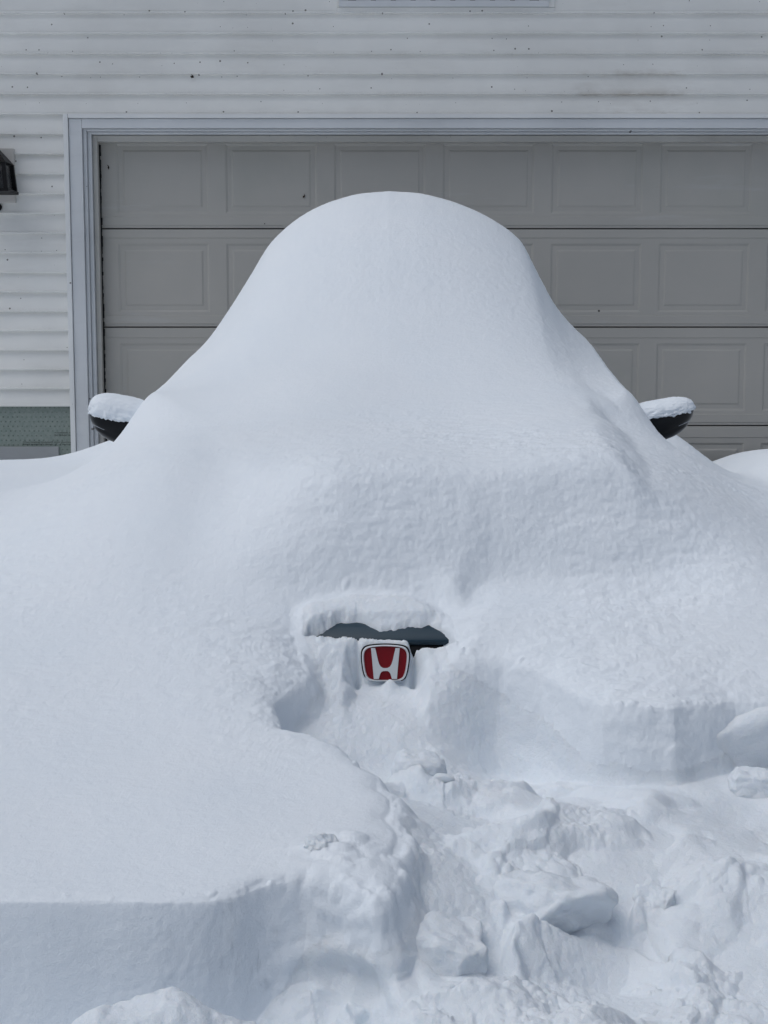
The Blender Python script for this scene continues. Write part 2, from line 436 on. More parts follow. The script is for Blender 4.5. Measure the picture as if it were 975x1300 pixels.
# ---- outline of the dug path and of the hollow round the badge
edge_px = [(0, 1140), (60, 1141), (120, 1140), (200, 1140), (260, 1137), (300, 1130), (340, 1116), (385, 1104), (430, 1104), (466, 1114), (490, 1128), (502, 1100), (498, 1050),
           (490, 1005), (474, 975), (450, 955), (432, 938), (402, 926), (360, 918), (345, 886), (360, 858), (388, 838), (380, 815), (369, 790), (370, 762),
           (392, 746), (450, 739), (520, 742), (556, 753), (576, 778), (584, 812), (640, 814), (700, 836), (730, 858), (770, 880), (810, 886),
           (856, 890), (892, 880), (930, 871), (975, 874)]
pts = [hit(u, v, natural)[:2] for u, v in edge_px]
xl, yl = pts[0]; xr, yr = pts[-1]
trench = [(-6, yl - 0.05), (xl - 0.5, yl)] + pts + [(xr + 0.5, yr + 0.03), (6, yr + 0.1), (6, -6), (-6, -6)]
trench_d = Table(lambda X, Y: sdf(trench, X, Y), -3.2, 3.2, -1.6, 4.2, 0.01)
print('edge', [(round(a, 2), round(b, 2)) for a, b in pts])

# ---- floor of the dug path, thin-plate through chosen points (photo pixel, depth)
ctrl = [(505, 975, 3.02), (560, 955, 3.08), (600, 968, 3.19), (640, 985, 3.22), (700, 992, 3.165), (770, 996, 3.03), (835, 997, 2.99),
        (640, 1000, 2.98), (720, 1005, 2.94), (800, 1012, 2.88), (860, 1045, 2.70), (872, 1110, 2.50), (720, 1045, 2.70), (620, 1040, 2.74), (512, 1012, 2.70), (522, 1062, 2.50), (508, 1112, 2.37), (570, 1045, 2.64),
        (640, 1100, 2.50), (760, 1090, 2.52), (560, 1180, 2.28), (690, 1200, 2.30), (770, 1235, 2.30), (930, 1190, 2.32), (965, 1285, 2.12), (860, 1250, 2.20),
        (520, 1290, 2.06), (640, 1290, 2.08), (800, 1295, 2.10), (452, 1240, 2.22),
        (905, 1065, 2.66), (960, 1040, 2.84), (965, 1100, 2.52), (900, 1010, 2.92), (960, 985, 3.02)]
C = [tuple(at(u, v, Y)) for u, v, Y in ctrl]
C += [(-0.13, 2.12, 0.40), (-0.06, 2.0, 0.43), (-0.35, 1.95, 0.36), (-0.6, 1.95, 0.37), (-1.2, 1.9, 0.37), (-0.2, 1.5, 0.38), (0.3, 1.5, 0.40), (0.8, 1.5, 0.40), (-0.8, 1.5, 0.35),
      (1.3, 2.0, 0.45), (1.3, 2.7, 0.50), (2.6, 2.4, 0.45), (-2.6, 1.6, 0.36), (0, 0.5, 0.30), (1.5, 0.5, 0.30), (-1.5, 0.5, 0.30), (0, -1, 0.28), (2.5, -1, 0.28), (-2.5, -1, 0.28)]
# hollow round the badge: flat bottom in front of the car's nose
C += [(0.0, 3.30, 0.688), (-0.08, 3.29, 0.695), (0.09, 3.29, 0.695), (-0.17, 3.20, 0.68), (-0.22, 3.10, 0.655), (0.05, 3.18, 0.665), (0.15, 3.27, 0.685)]
C = np.array(C)
def tps_fit(C, lam=1e-4):
    n = len(C); d = np.hypot(C[:, None, 0] - C[None, :, 0], C[:, None, 1] - C[None, :, 1])
    K = np.where(d > 0, d * d * np.log(d + 1e-9), 0) + lam * np.eye(n)
    P = np.c_[np.ones(n), C[:, :2]]; A = np.block([[K, P], [P.T, np.zeros((3, 3))]])
    w = np.linalg.solve(A, np.r_[C[:, 2], 0, 0, 0])
    def f(X, Y):
        r = w[n] + w[n + 1] * X + w[n + 2] * Y
        for i in range(n):
            d2 = (X - C[i, 0]) ** 2 + (Y - C[i, 1]) ** 2
            r = r + w[i] * 0.5 * d2 * np.log(d2 + 1e-12)
        return np.clip(r, 0.15, 0.78)
    return f
floor0 = Table(tps_fit(C), -3.2, 3.2, -1.6, 4.2, 0.02)

hollow_step = pchip([2.8, 3.30, 3.355, 3.368, 3.383, 3.396, 3.44, 3.47, 3.52, 3.62, 4.2], [0.0, 0.0, 0.002, 0.035, 0.085, 0.092, 0.115, 0.155, 0.205, 0.25, 0.30])

soft_step = pchip([2.8, 3.12, 3.22, 3.32, 3.375, 3.396, 3.44, 3.47, 3.52, 3.62, 4.2], [0.0, 0.0, 0.018, 0.052, 0.080, 0.092, 0.115, 0.155, 0.205, 0.25, 0.30])
strip_w = pchip([-0.4, -0.200, -0.160, -0.105, -0.065, -0.030, 0.0, 0.03, 0.06, 0.10, 0.13, 0.150, 0.165], [0, 0, 0.016, 0.046, 0.050, 0.024, 0.012, 0.016, 0.026, 0.044, 0.036, 0.020, 0])

def snow(X, Y):
    nat = natural(X, Y)
    near = Y < 4.3
    shape = X.shape
    z = nat.copy()
    x = X[near]; y = Y[near]; nz = nat[near]
    # ragged outline: smooth saw-cut on the left, crumbling elsewhere
    rag = 0.07 + 0.93 * sstep(-0.32, -0.12, x)
    rag = np.where(y > 2.95, rag * 0.30, rag)
    wx = rag * (0.030 * noise2(x * 7, y * 7) + 0.005 * noise2(x * 23, y * 23))
    wy = rag * (0.030 * noise2(x * 7 + 50, y * 7 + 20) + 0.006 * noise2(x * 23 + 9, y * 23 + 40))
    d = trench_d(x + wx, y + wy)
    f0 = floor0(x, y)
    hol = (1 - sstep(0.30, 0.50, -(x + 0.02))) * (1 - sstep(0.18, 0.26, x)) * sstep(3.0, 3.2, y)
    ys_ = y + 0.010 * noise2(x * 22, y * 22) + 0.005 * noise2(x * 55, y * 55)
    pocket = 1 - sstep(0.066, 0.10, np.abs(x - 0.004) + 0.010 * noise2(x * 30 + 4, y * 30))
    f0 = f0 + (hollow_step(y) * pocket + soft_step(ys_) * (1 - pocket)) * hol
    # rubble
    path = sstep(0.0, 0.12, -d)
    calm = 1 - 0.90 * sstep(2.95, 3.15, y)                       # quieter in the hollow
    leftpit = 1 - 0.85 * (1 - sstep(-0.30, -0.10, x)) * (1 - sstep(2.25, 2.5, y))
    rightpit = 1 - 0.75 * sstep(0.50, 0.60, x) * sstep(2.45, 2.6, y)
    a = path * calm * leftpit * rightpit
    w1 = x + 0.04 * noise2(x * 6, y * 6); w2 = y + 0.04 * noise2(x * 6 + 8, y * 6 + 77)
    rb = 0.034 * noise2(x * 4.2 + 2.2, y * 4.2) + 0.012 * np.abs(noise2(x * 8.5, y * 8.5 + 3)) - 0.035
    patch = sstep(-0.15, 0.35, noise2(x * 3.1 + 9, y * 3.1 + 4))
    rb = rb + 0.20 * 0.24 * quilt(w1, w2, 0.20, 3) + 0.15 * 0.15 * (facets(w1 + 0.3, w2, 0.15, 41, 0.45) - 0.15) + 0.09 * 0.30 * quilt(w1 * 0.9 + w2 * 0.3, w2 - 0.3 * w1, 0.09, 31, 0.8, 9.0)
    rb = rb + patch * (0.06 * 0.26 * facets(w2 * 0.9 + w1 * 0.3, w1 - 0.3 * w2, 0.062, 9, 0.4) + 0.55 * 0.035 * lumps(w1, w2, 0.035, 9, 0.25, 0.6, 0.45) + 0.6 * 0.018 * lumps(x, y, 0.018, 27, 0.2, 0.55, 0.35))
    rb = rb + patch * 0.005 * np.abs(noise2(x * 22, y * 22))
    rb = (rb - 0.015) * 1.15; rb = 0.075 * np.tanh(rb / 0.075)
    f = f0 + a * rb
    # low mound bottom left, in front of the cut face
    mx, my = (x + 0.325) / 0.225, (y - 2.02) / 0.10
    f = np.maximum(f, f0 - 0.02 + (0.215 + 0.035 * noise2(x * 9, y * 9) + 0.006 * np.abs(noise2(x * 21 + 3, y * 21))) * np.exp(-((mx * mx + my * my) ** 1.4) * 0.9) + 0.004 * noise2(x * 60, y * 60) * np.exp(-(mx * mx + my * my)))
    # wall steepness
    wall = 0.022 + 0.015 * sstep(0.08, 0.20, x) * (1 - sstep(0.38, 0.55, x)) * sstep(2.9, 3.0, y) + 0.02 * sstep(0.4, 0.5, x) * sstep(2.5, 2.7, y) + 0.035 * sstep(3.0, 3.2, y) + 0.030 * sstep(-0.22, -0.08, x) * (1 - sstep(2.6, 2.8, y))
    k = sstep(0, 1, (d + wall) / wall)
    # rounded lip
    soft_l = sstep(3.0, 3.15, y)
    lip = -(0.016 + 0.018 * soft_l * (1 - sstep(3.36, 3.45, y))) * np.exp(-np.maximum(d, 0) / (0.018 + 0.035 * soft_l)) * (0.4 + 0.6 * sstep(-0.4, -0.2, x))
    # crumbled corner of the shelf
    cz = np.exp(-(((x + 0.065) / 0.085) ** 2 + ((y - 2.36) / 0.085) ** 2) * 1.2)
    nzc = nz + cz * (0.02 * facets(w1, w2, 0.07, 13, 0.5) + 0.55 * 0.045 * lumps(w1, w2, 0.045, 17, 0.3, 0.65, 0.7) + 0.004)
    zz = np.minimum(f, nz) * (1 - k) + (nzc + lip) * k
    # bare strip of hood
    us = x * FPX / y + CX
    edge = 0.006 * noise2(x * 38, y * 38) + 0.0035 * noise2(x * 85, y * 85)
    yb = 3.400 - 0.018 * sstep(0.055, 0.085, x) + edge * 0.4
    wd = strip_w(x + edge)
    yt = yb + wd + np.where(wd > 0.002, edge * 0.5, 0)
    ins = sstep(0.0, 0.010, wd) * sstep(yb - 0.006, yb + 0.003, y) * (1 - sstep(yt - 0.004, yt + 0.022, y))
    zz = zz - 0.045 * ins
    # slits beside the badge
    sl = np.exp(-(((x - 0.066) / 0.007) ** 2 + ((y - 3.37) / 0.022) ** 2)) + 0.8 * np.exp(-(((x + 0.061) / 0.006) ** 2 + ((y - 3.365) / 0.02) ** 2))
    zz = zz - 0.06 * sl
    # clod against the badge's lower edge
    zz = zz + 0.024 * np.exp(-(((x - 0.014) / 0.016) ** 2 + ((y - 3.335) / 0.02) ** 2))
    z[near] = zz
    D = np.full(shape, 1.0); D[near] = d
    # fade the outskirts down to the surrounding snowfield
    ax = np.abs(X)
    o = sstep(2.4, 3.3, ax)
    z = z * (1 - o) + 0.42 * o
    o2 = 1 - sstep(-1.45, -0.9, Y); z = z * (1 - o2) + 0.20 * o2
    return z, D

# ---- fan of columns, each resampled along its own arc length
core = np.linspace(-0.245, 0.245, 760)
outr = 0.245 + np.cumsum(np.linspace(0.0008, 0.016, 70))
ucol = np.concatenate([-outr[::-1], core, outr])
Yf = np.concatenate([np.linspace(-1.5, 1.6, 160, endpoint=False), np.linspace(1.6, 2.6, 1000, endpoint=False), np.linspace(2.6, 3.75, 1250, endpoint=False),
                     np.linspace(3.75, 8.33, 900)])
NC, NR = len(ucol), 1200
UU, YY = np.meshgrid(ucol, Yf, indexing='ij')
XX = UU * (YY + 0.9)
ZZ, DD = snow(XX, YY)
dY = np.diff(YY, axis=1); dZ = np.diff(ZZ, axis=1); ym = 0.5 * (YY[:, 1:] + YY[:, :-1])
hgt = np.maximum(CAM_Z - 0.6, 0.3)
ds = np.sqrt((dY * 0.42) ** 2 + dZ ** 2) / np.maximum(ym, 0.9) * np.where(ym < 1.7, 0.30, 1.0) * np.where(ym > 5.9, 0.55, 1.0)
ker = 34
pad = np.pad(ds, ((ker, ker), (0, 0)), mode='edge'); cs = np.cumsum(np.pad(pad, ((1, 0), (0, 0))), axis=0)
ds_s = (cs[2 * ker + 1:] - cs[:-(2 * ker + 1)]) / (2 * ker + 1)
pad = np.pad(ds_s, ((ker, ker), (0, 0)), mode='edge'); cs = np.cumsum(np.pad(pad, ((1, 0), (0, 0))), axis=0)
ds = (cs[2 * ker + 1:] - cs[:-(2 * ker + 1)]) / (2 * ker + 1)
S = np.concatenate([np.zeros((NC, 1)), np.cumsum(ds, axis=1)], axis=1)
rows = np.linspace(0, 1, NR)
PY = np.empty((NC, NR)); PZ = np.empty((NC, NR)); PD = np.empty((NC, NR))
for i in range(NC):
    s = rows * S[i, -1]
    PY[i] = np.interp(s, S[i], Yf); PZ[i] = np.interp(s, S[i], ZZ[i]); PD[i] = np.interp(s, S[i], DD[i])
PX = ucol[:, None] * (PY + 0.9)
P = np.stack([PX, PY, PZ], -1)

def grid_normals(P):
    a = np.gradient(P, axis=0); b = np.gradient(P, axis=1); n = np.cross(a, b)
    return n / (np.linalg.norm(n, axis=-1, keepdims=True) + 1e-12)
Nn = grid_normals(P); Nn[Nn[..., 2] < 0] *= -1
def soft(A, k):
    for ax in (0, 1):
        p_ = np.pad(A, [(k, k) if q == ax else (0, 0) for q in range(3)], mode='edge'); c_ = np.cumsum(np.pad(p_, [(1, 0) if q == ax else (0, 0) for q in range(3)]), axis=ax)
        A = (np.take(c_, range(2 * k + 1, c_.shape[ax]), axis=ax) - np.take(c_, range(0, c_.shape[ax] - 2 * k - 1), axis=ax)) / (2 * k + 1)
    return A
Nn = soft(Nn, 4); Nn /= np.linalg.norm(Nn, axis=-1, keepdims=True) + 1e-9
x, y, z = P[..., 0], P[..., 1], P[..., 2]
inT = sstep(0.02, -0.03, PD)                                   # 1 in the dug path
inT = 1 - sstep(-0.03, 0.02, PD)
wallm = 1 - sstep(0.75, 0.95, Nn[..., 2])
# crust texture of the undisturbed snow: stronger on the front of the hood and to the right, faint high up
crust = sstep(2.6, 3.1, y) * (1 - sstep(4.0, 4.9, y)) * (0.55 + 0.45 * sstep(-0.7, 0.0, x)) + 0.25 * sstep(0.3, 0.7, x) * sstep(3.0, 4, y) * (1 - sstep(5.6, 6.0, y))
crust = np.clip(crust, 0, 1) * (0.35 + 0.95 * sstep(-0.35, 0.35, noise2(x * 2.6 + 4, y * 2.6)))
n_a = noise3(x * 11, y * 30, z * 42); n_b = noise3(x * 30 + 5, y * 62, z * 90); n_c = noise3(x * 95, y * 140, z * 170 + 3)
disp = (1 - inT) * (1 - wallm * 0.5) * (crust * (0.0032 * n_a + 0.0022 * n_b + 0.0011 * n_c) + 0.0009 * n_b + 0.0004 * n_c)
rough_wall = 0.3 + 0.7 * sstep(-0.45, -0.2, x)
pit = (1 - 0.6 * (1 - sstep(-0.30, -0.10, x)) * (1 - sstep(2.25, 2.5, y)))
r_a = noise3(x * 14, y * 14, z * 14 + 4); r_b = noise3(x * 36, y * 36, z * 36); r_c = noise3(x * 90, y * 90, z * 90)
calm = 1 - 0.45 * sstep(3.0, 3.15, y)
rpatch = sstep(-0.25, 0.25, noise3(x * 4.5 + 7, y * 4.5, z * 4.5))
r_d = noise3(x * 62 + 4, y * 62, z * 62)
disp = disp + inT * pit * calm * (1 - 0.75 * wallm) * (0.005 * r_a + (0.25 + 0.75 * rpatch) * (0.0050 * np.abs(r_b) + 0.0042 * np.abs(r_d) + 0.0022 * r_c))
corner = sstep(-0.26, -0.12, x) * (1 - sstep(0.05, 0.15, x)) * (1 - sstep(2.55, 2.75, y))
disp = disp + wallm * (0.0016 * r_b + 0.0012 * r_c) * rough_wall * (1 - 0.4 * corner)
disp = disp + wallm * corner * (0.016 * noise3(x * 9 + 3, y * 9, z * 13) + 0.009 * np.abs(noise3(x * 22, y * 22, z * 26 + 8)))
disp = disp - wallm * 0.045 * np.exp(-((x + 0.045) / 0.05) ** 2) * (1 - sstep(0.505, 0.545, z)) * sstep(2.05, 2.12, y) * (1 - sstep(2.45, 2.6, y))
disp = disp + wallm * (1 - inT * 0.5) * (0.010 * noise3(x * 6, y * 6, z * 16 + 5) + 0.005 * np.abs(noise3(x * 17, y * 17, z * 30))) * sstep(0.1, 0.3, x) * (1 - sstep(3.3, 3.45, y))
# crumbs standing along the lip of the cut
lipm = np.exp(-(PD / 0.014) ** 2)
crumbs = 0.024 * lumps(x + 0.01 * noise2(x * 30, y * 30), y, 0.024, 5, 0.15, 0.5, 0.26)
P[..., 2] += lipm * crumbs * 0.95
P = P + Nn * disp[..., None]

idx = np.arange(NC * NR).reshape(NC, NR)
F = np.stack([idx[:-1, :-1], idx[1:, :-1], idx[1:, 1:], idx[:-1, 1:]], -1).reshape(-1, 4)
V = P.reshape(-1, 3)
fc = V[F].mean(1); fd = PD.reshape(-1)[F].mean(1)
rubble_f = (fd < -0.03) & (fc[:, 1] > 1.3) & (np.abs(fc[:, 0]) < 1.7)
wob = 0.06 * noise2(fc[:, 1] * 3, fc[:, 0] * 3)
mound_f = (~rubble_f) & (fd > -0.03) & (np.abs(fc[:, 0] - CARX) < 1.02 + wob) & (fc[:, 1] > 3.12 + 0.5 * (fc[:, 0] - CARX) ** 2 + wob) & (fc[:, 1] < 8.05)
ground_f = ~(rubble_f | mound_f)

grid_mesh('snow_rubble', V, F[rubble_f], RUBBLE)
tag(bpy.data.objects['snow_rubble'], 'loose broken snow rubble churned up in the dug path before the car', 'snow rubble', kind='stuff')
grid_mesh('snow_mound', V, F[mound_f], SNOW)
tag(bpy.data.objects['snow_mound'], 'tall smooth mound of deep white snow burying the whole parked car', 'snow mound', kind='thing')
# ground: detailed outskirts + the wide snowfield to the horizon in one mesh
big = []
gx = np.concatenate([-np.geomspace(600, 4, 14), np.linspace(-3, 3, 7), np.geomspace(4, 600, 14)])
gy = np.concatenate([-np.geomspace(600, 2, 16), np.linspace(-1, 8, 10), np.geomspace(9, 600, 14)])
BX, BY = np.meshgrid(gx, gy, indexing='ij')
dist = np.hypot(BX, BY)
BZ = 0.24 + 0.05 * noise2(BX * 0.21, BY * 0.21) * sstep(4, 9, dist)
inside = (np.abs(BX) < 5.2) & (BY > -0.8) & (BY < 8.9)
BZ = np.where((np.abs(BX) < 3.1) & (BY > -1.1) & (BY < 8.1), 0.02, BZ)
bi = np.arange(BX.size).reshape(BX.shape) + len(V)
BF = np.stack([bi[:-1, :-1], bi[1:, :-1], bi[1:, 1:], bi[:-1, 1:]], -1).reshape(-1, 4)
V2 = np.concatenate([V, np.stack([BX, BY, BZ], -1).reshape(-1, 3)])
g = grid_mesh('snow_ground', V2, np.concatenate([F[ground_f], BF]), SNOW)
tag(g, 'deep undisturbed white snow covering the driveway around the buried car', 'snow', kind='structure')

def ground_at(X, Y):
    zz, _ = snow(np.array([[float(X)]]), np.array([[float(Y)]])); return float(zz[0, 0])

# ================================================================== SNOW CHUNKS
def chunk(name, u, v, Y, size, rot, label, cuts, seed, group='broken snow chunks in the dug path', sink=0.0, rough=1.0, res=5):
    rs = np.random.RandomState(seed)
    bm = bmesh.new(); bmesh.ops.create_icosphere(bm, subdivisions=res, radius=1.0)
    co = np.array([q.co[:] for q in bm.verts])
    d = co / np.linalg.norm(co, axis=1, keepdims=True)
    # superellipsoid, then planes shaved off
    k = (np.abs(d) ** 2.6).sum(1) ** (-1 / 2.6); c = d * k[:, None]
    for nx, ny, nz, off in cuts:
        n = np.array((nx, ny, nz), float); n /= np.linalg.norm(n)
        s = c @ n - off; s = np.where(s > 0, s, 0); c = c - s[:, None] * n
    for q_, p in zip(bm.verts, c): q_.co = p
    for _ in range(14 if res == 5 else 4): bmesh.ops.smooth_vert(bm, verts=bm.verts, factor=0.5, use_axis_x=True, use_axis_y=True, use_axis_z=True)
    c = np.array([q.co[:] for q in bm.verts]) * np.array(size)
    o1 = rs.uniform(0, 50, 3)
    q = c / max(size)
    dn = 0.17 * noise3(q[:, 0] * 1.6 + o1[0], q[:, 1] * 1.6 + o1[1], q[:, 2] * 1.6 + o1[2]) + 0.10 * noise3(q[:, 0] * 4.5 + o1[1], q[:, 1] * 5, q[:, 2] * 5) + 0.040 * noise3(q[:, 0] * 13, q[:, 1] * 14 + o1[2], q[:, 2] * 14) + 0.030 * np.abs(noise3(q[:, 0] * 34, q[:, 1] * 34, q[:, 2] * 34))
    c = c + d * (dn * max(size) * 0.75 * rough)[:, None]
    M = Matrix.Rotation(rot[2], 3, 'Z') @ Matrix.Rotation(rot[1], 3, 'Y') @ Matrix.Rotation(rot[0], 3, 'X')
    for q_, p in zip(bm.verts, c): q_.co = M @ Vector(p)
    p = at(u, v, Y)
    o = from_bm(name, bm, RUBBLE, smooth=True)
    o.location = (p.x, p.y, p.z - sink)
    tag(o, label, 'snow chunk', group)
    return o

# ================================================================== HOUSE
YW = 8.3                                     # plane of the siding
def X_(u, Y=YW, v=300): return at(u, v, Y).x
def Z_(v, Y=YW): return at(CX, v, Y).z
house = empty('garage_house', (0.8, YW, 0.3), 'white clapboard house front with a wide grey garage door behind the buried car', 'house')
ox0, ox1 = X_(85), 3.42                       # opening incl. casing
oz = Z_(146)
zb = Z_(516)                                 # lowest course on the left: siding missing below
lines = [146, 171.3, 197, 222.5, 247.5]
pit_h = (Z_(18) - Z_(146)) / 5.0              # exposure of one board
z_first = Z_(146)
WX0, WX1, WTOP = -4.6, 5.6, 4.85

def siding(bm, x0, x1, z0, z1):
    """clapboards: each board leans out towards its rounded lower lip"""
    k = math.floor((z0 - z_first) / pit_h + 1e-4); zc = z_first + k * pit_h
    while zc < z1 - 1e-4:
        a = max(zc, z0); b = min(zc + pit_h, z1)
        if b - a > 0.004:
            fr = lambda zz: (zz - zc) / pit_h
            ya = YW - 0.020 * (1 - fr(a)) - 0.002; yb = YW - 0.020 * (1 - fr(b)) - 0.002
            prof = [(YW + 0.012, a), (ya + 0.001, a), (ya - 0.002, a + 0.002), (ya - 0.002, a + 0.009), (ya + 0.002, a + 0.012), (yb, b), (YW + 0.012, b)]
            L = [bm.verts.new((x0, yy, zz)) for yy, zz in prof]; Rr = [bm.verts.new((x1, yy, zz)) for yy, zz in prof]
            n = len(prof)
            for i in range(1, n - 2 + 0): bm.faces.new((L[i], Rr[i], Rr[i + 1], L[i + 1]))
            bm.faces.new((L[0], Rr[0], Rr[1], L[1]))
            bm.faces.new(L); bm.faces.new(Rr)
        zc += pit_h
bm = bmesh.new()
jx = X_(300, v=20)
win_x0, win_x1, win_z0 = X_(428, v=5), X_(704, v=5), Z_(17)
siding(bm, WX0, ox0 - 0.001, zb, oz)
zsp = win_z0 + 0.0
siding(bm, WX0, WX1, oz, zsp)
siding(bm, WX0, win_x0, zsp, WTOP); siding(bm, win_x1, WX1, zsp, WTOP); siding(bm, win_x0, win_x1, zsp + 1.25, WTOP)
siding(bm, ox1, WX1, 0.2, oz)
wall = from_bm('siding', bm, SIDING, house)
# core wall behind the boards, side walls, back wall
bm = bmesh.new()
box(bm, WX0, ox0 + 0.02, YW + 0.03, YW + 0.16, 0.0, WTOP)
box(bm, ox1 - 0.02, WX1, YW + 0.03, YW + 0.16, 0.0, WTOP)
box(bm, ox0 + 0.02, ox1 - 0.02, YW + 0.03, YW + 0.16, oz - 0.02, win_z0 - 0.01)
box(bm, ox0 + 0.02, win_x0, YW + 0.03, YW + 0.16, win_z0 - 0.01, WTOP)
box(bm, win_x1, ox1 - 0.02, YW + 0.03, YW + 0.16, win_z0 - 0.01, WTOP)
box(bm, win_x0, win_x1, YW + 0.03, YW + 0.16, win_z0 + 1.25, WTOP)
box(bm, WX0, WX0 + 0.15, YW + 0.17, YW + 7.5, 0.0, WTOP)
box(bm, WX1 - 0.15, WX1, YW + 0.17, YW + 7.5, 0.0, WTOP)
box(bm, WX0 + 0.16, WX1 - 0.16, YW + 7.3, YW + 7.5, 0.0, WTOP)
from_bm('wall', bm, SIDING, house)
# roof out of view; its eaves lowered and deepened to shade the upper siding
bm = bmesh.new()
yr0, yr1, ym_ = YW - 0.75, YW + 7.9, YW + 3.7
prof = [(yr0, WTOP + 0.02), (ym_, WTOP + 2.0), (yr1, WTOP + 0.02), (yr1, WTOP + 0.22), (ym_, WTOP + 2.25), (yr0, WTOP + 0.22)]
L = [bm.verts.new((WX0 - 0.4, a, b)) for a, b in prof]; Rr = [bm.verts.new((WX1 + 0.4, a, b)) for a, b in prof]
for i in range(6):
    j = (i + 1) % 6; bm.faces.new((L[i], Rr[i], Rr[j], L[j]))
for S_ in (L, Rr):
    bm.faces.new((S_[0], S_[1], S_[4], S_[5])); bm.faces.new((S_[1], S_[2], S_[3], S_[4]))
from_bm('roof', bm, ROOFM, house)
# foundation and exposed sheathing
bm = bmesh.new(); box(bm, WX0, X_(75, v=575), YW - 0.012, YW + 0.029, 0.0, Z_(567), 0.004)
from_bm('foundation', bm, CONCRETE, house)
bm = bmesh.new(); box(bm, WX0 + 0.001, ox0 + 0.028, YW + 0.004, YW + 0.027, 0.1, zb + 0.006)
sheath = from_bm('sheathing', bm, GREEN, house)
def print_text(txt, u, v, width_px, hpx):
    c = bpy.data.curves.new('print', 'FONT'); c.body = txt; c.size = 1.0; c.resolution_u = 2
    o = link(bpy.data.objects.new('print', c)); bpy.context.view_layer.update()
    me = bpy.data.meshes.new_from_object(o); bpy.data.objects.remove(o)
    w = max(q.co.x for q in me.vertices); s = width_px * 0.00442 / w; sy = hpx * 0.00442 / 0.72
    p = at(u, v, YW + 0.0025)
    for q in me.vertices: q.co = (p.x + q.co.x * s, YW + 0.0025, p.z + q.co.y * sy)
    me.materials.append(INK)
    t = link(bpy.data.objects.new('print', me)); t.parent = sheath
    t.matrix_parent_inverse = Matrix.Translation(house.location).inverted() if False else (Matrix.Translation(house.location) @ sheath.matrix_parent_inverse).inverted()
print_text('Installation of', 69.5, 550.0, 21, 1.7)
print_text('Not Made for Use', 69, 553.2, 21.5, 2.0)
print_text('When installing, insulation\u00ae under sheathing', 29, 562.0, 61.5, 1.8)
print_text("Read material's finish.  7 . Caution", 29, 564.9, 61.5, 1.9)

# casing: J-channel, flat board, stepped mould, stops
cas = bmesh.new()
yF = YW - 0.030
def frame_piece(bm, u0, u1, v0, v1, y0, y1, bev=0.003):
    """an inverted U: left leg between u0..u1, head between v0..v1 (photo pixels on the wall plane)"""
    xa, xb = X_(u0), X_(u1); za, zc = Z_(v1), Z_(v0); xr0 = ox1 - (xb - ox0); xr1 = ox1 - (xa - ox0)
    box(bm, xa, xb, y0, y1, 0.15, zc, bev)
    box(bm, xr0, xr1, y0, y1, 0.15, zc, bev)
    box(bm, xb + 0.0008, xr0 - 0.0008, y0, y1, za, zc, bev)
frame_piece(cas, 85, 91.3, 145.5, 151.0, yF - 0.006, YW + 0.03, 0.004)
from_bm('channel_trim', cas, paint('channel_white', (0.79, 0.80, 0.80), 0.4, 0.4, speck=(11, 0.88)), house)
cas = bmesh.new(); frame_piece(cas, 91.8, 108, 151.4, 163.5, yF + 0.006, YW + 0.06)
from_bm('casing', cas, TRIM, house)
cas = bmesh.new()
frame_piece(cas, 108.3, 112.5, 163.8, 166.5, yF + 0.030, YW + 0.09)
frame_piece(cas, 112.8, 117.5, 166.8, 169.6, yF + 0.055, YW + 0.11)
from_bm('jamb', cas, TRIM, house)
cas = bmesh.new(); frame_piece(cas, 117.8, 123.5, 170.2, 178.0, yF + 0.085, YW + 0.13)
from_bm('stop_moulding', cas, STOP, house)
# weather seal: thin dark ragged strip
bm = bmesh.new(); xs = X_(123.9)
n = 120; zs = np.linspace(0.2, Z_(181), n)
for i in range(n - 1):
    w = 0.003 + 0.006 * random.random() * (0.3 + 0.7 * sstep(2.3, 1.2, zs[i]) if False else 1)
    box(bm, xs, xs + w, YW + 0.10, YW + 0.112, zs[i], zs[i + 1])
from_bm('weather_seal', bm, BLACK, house)

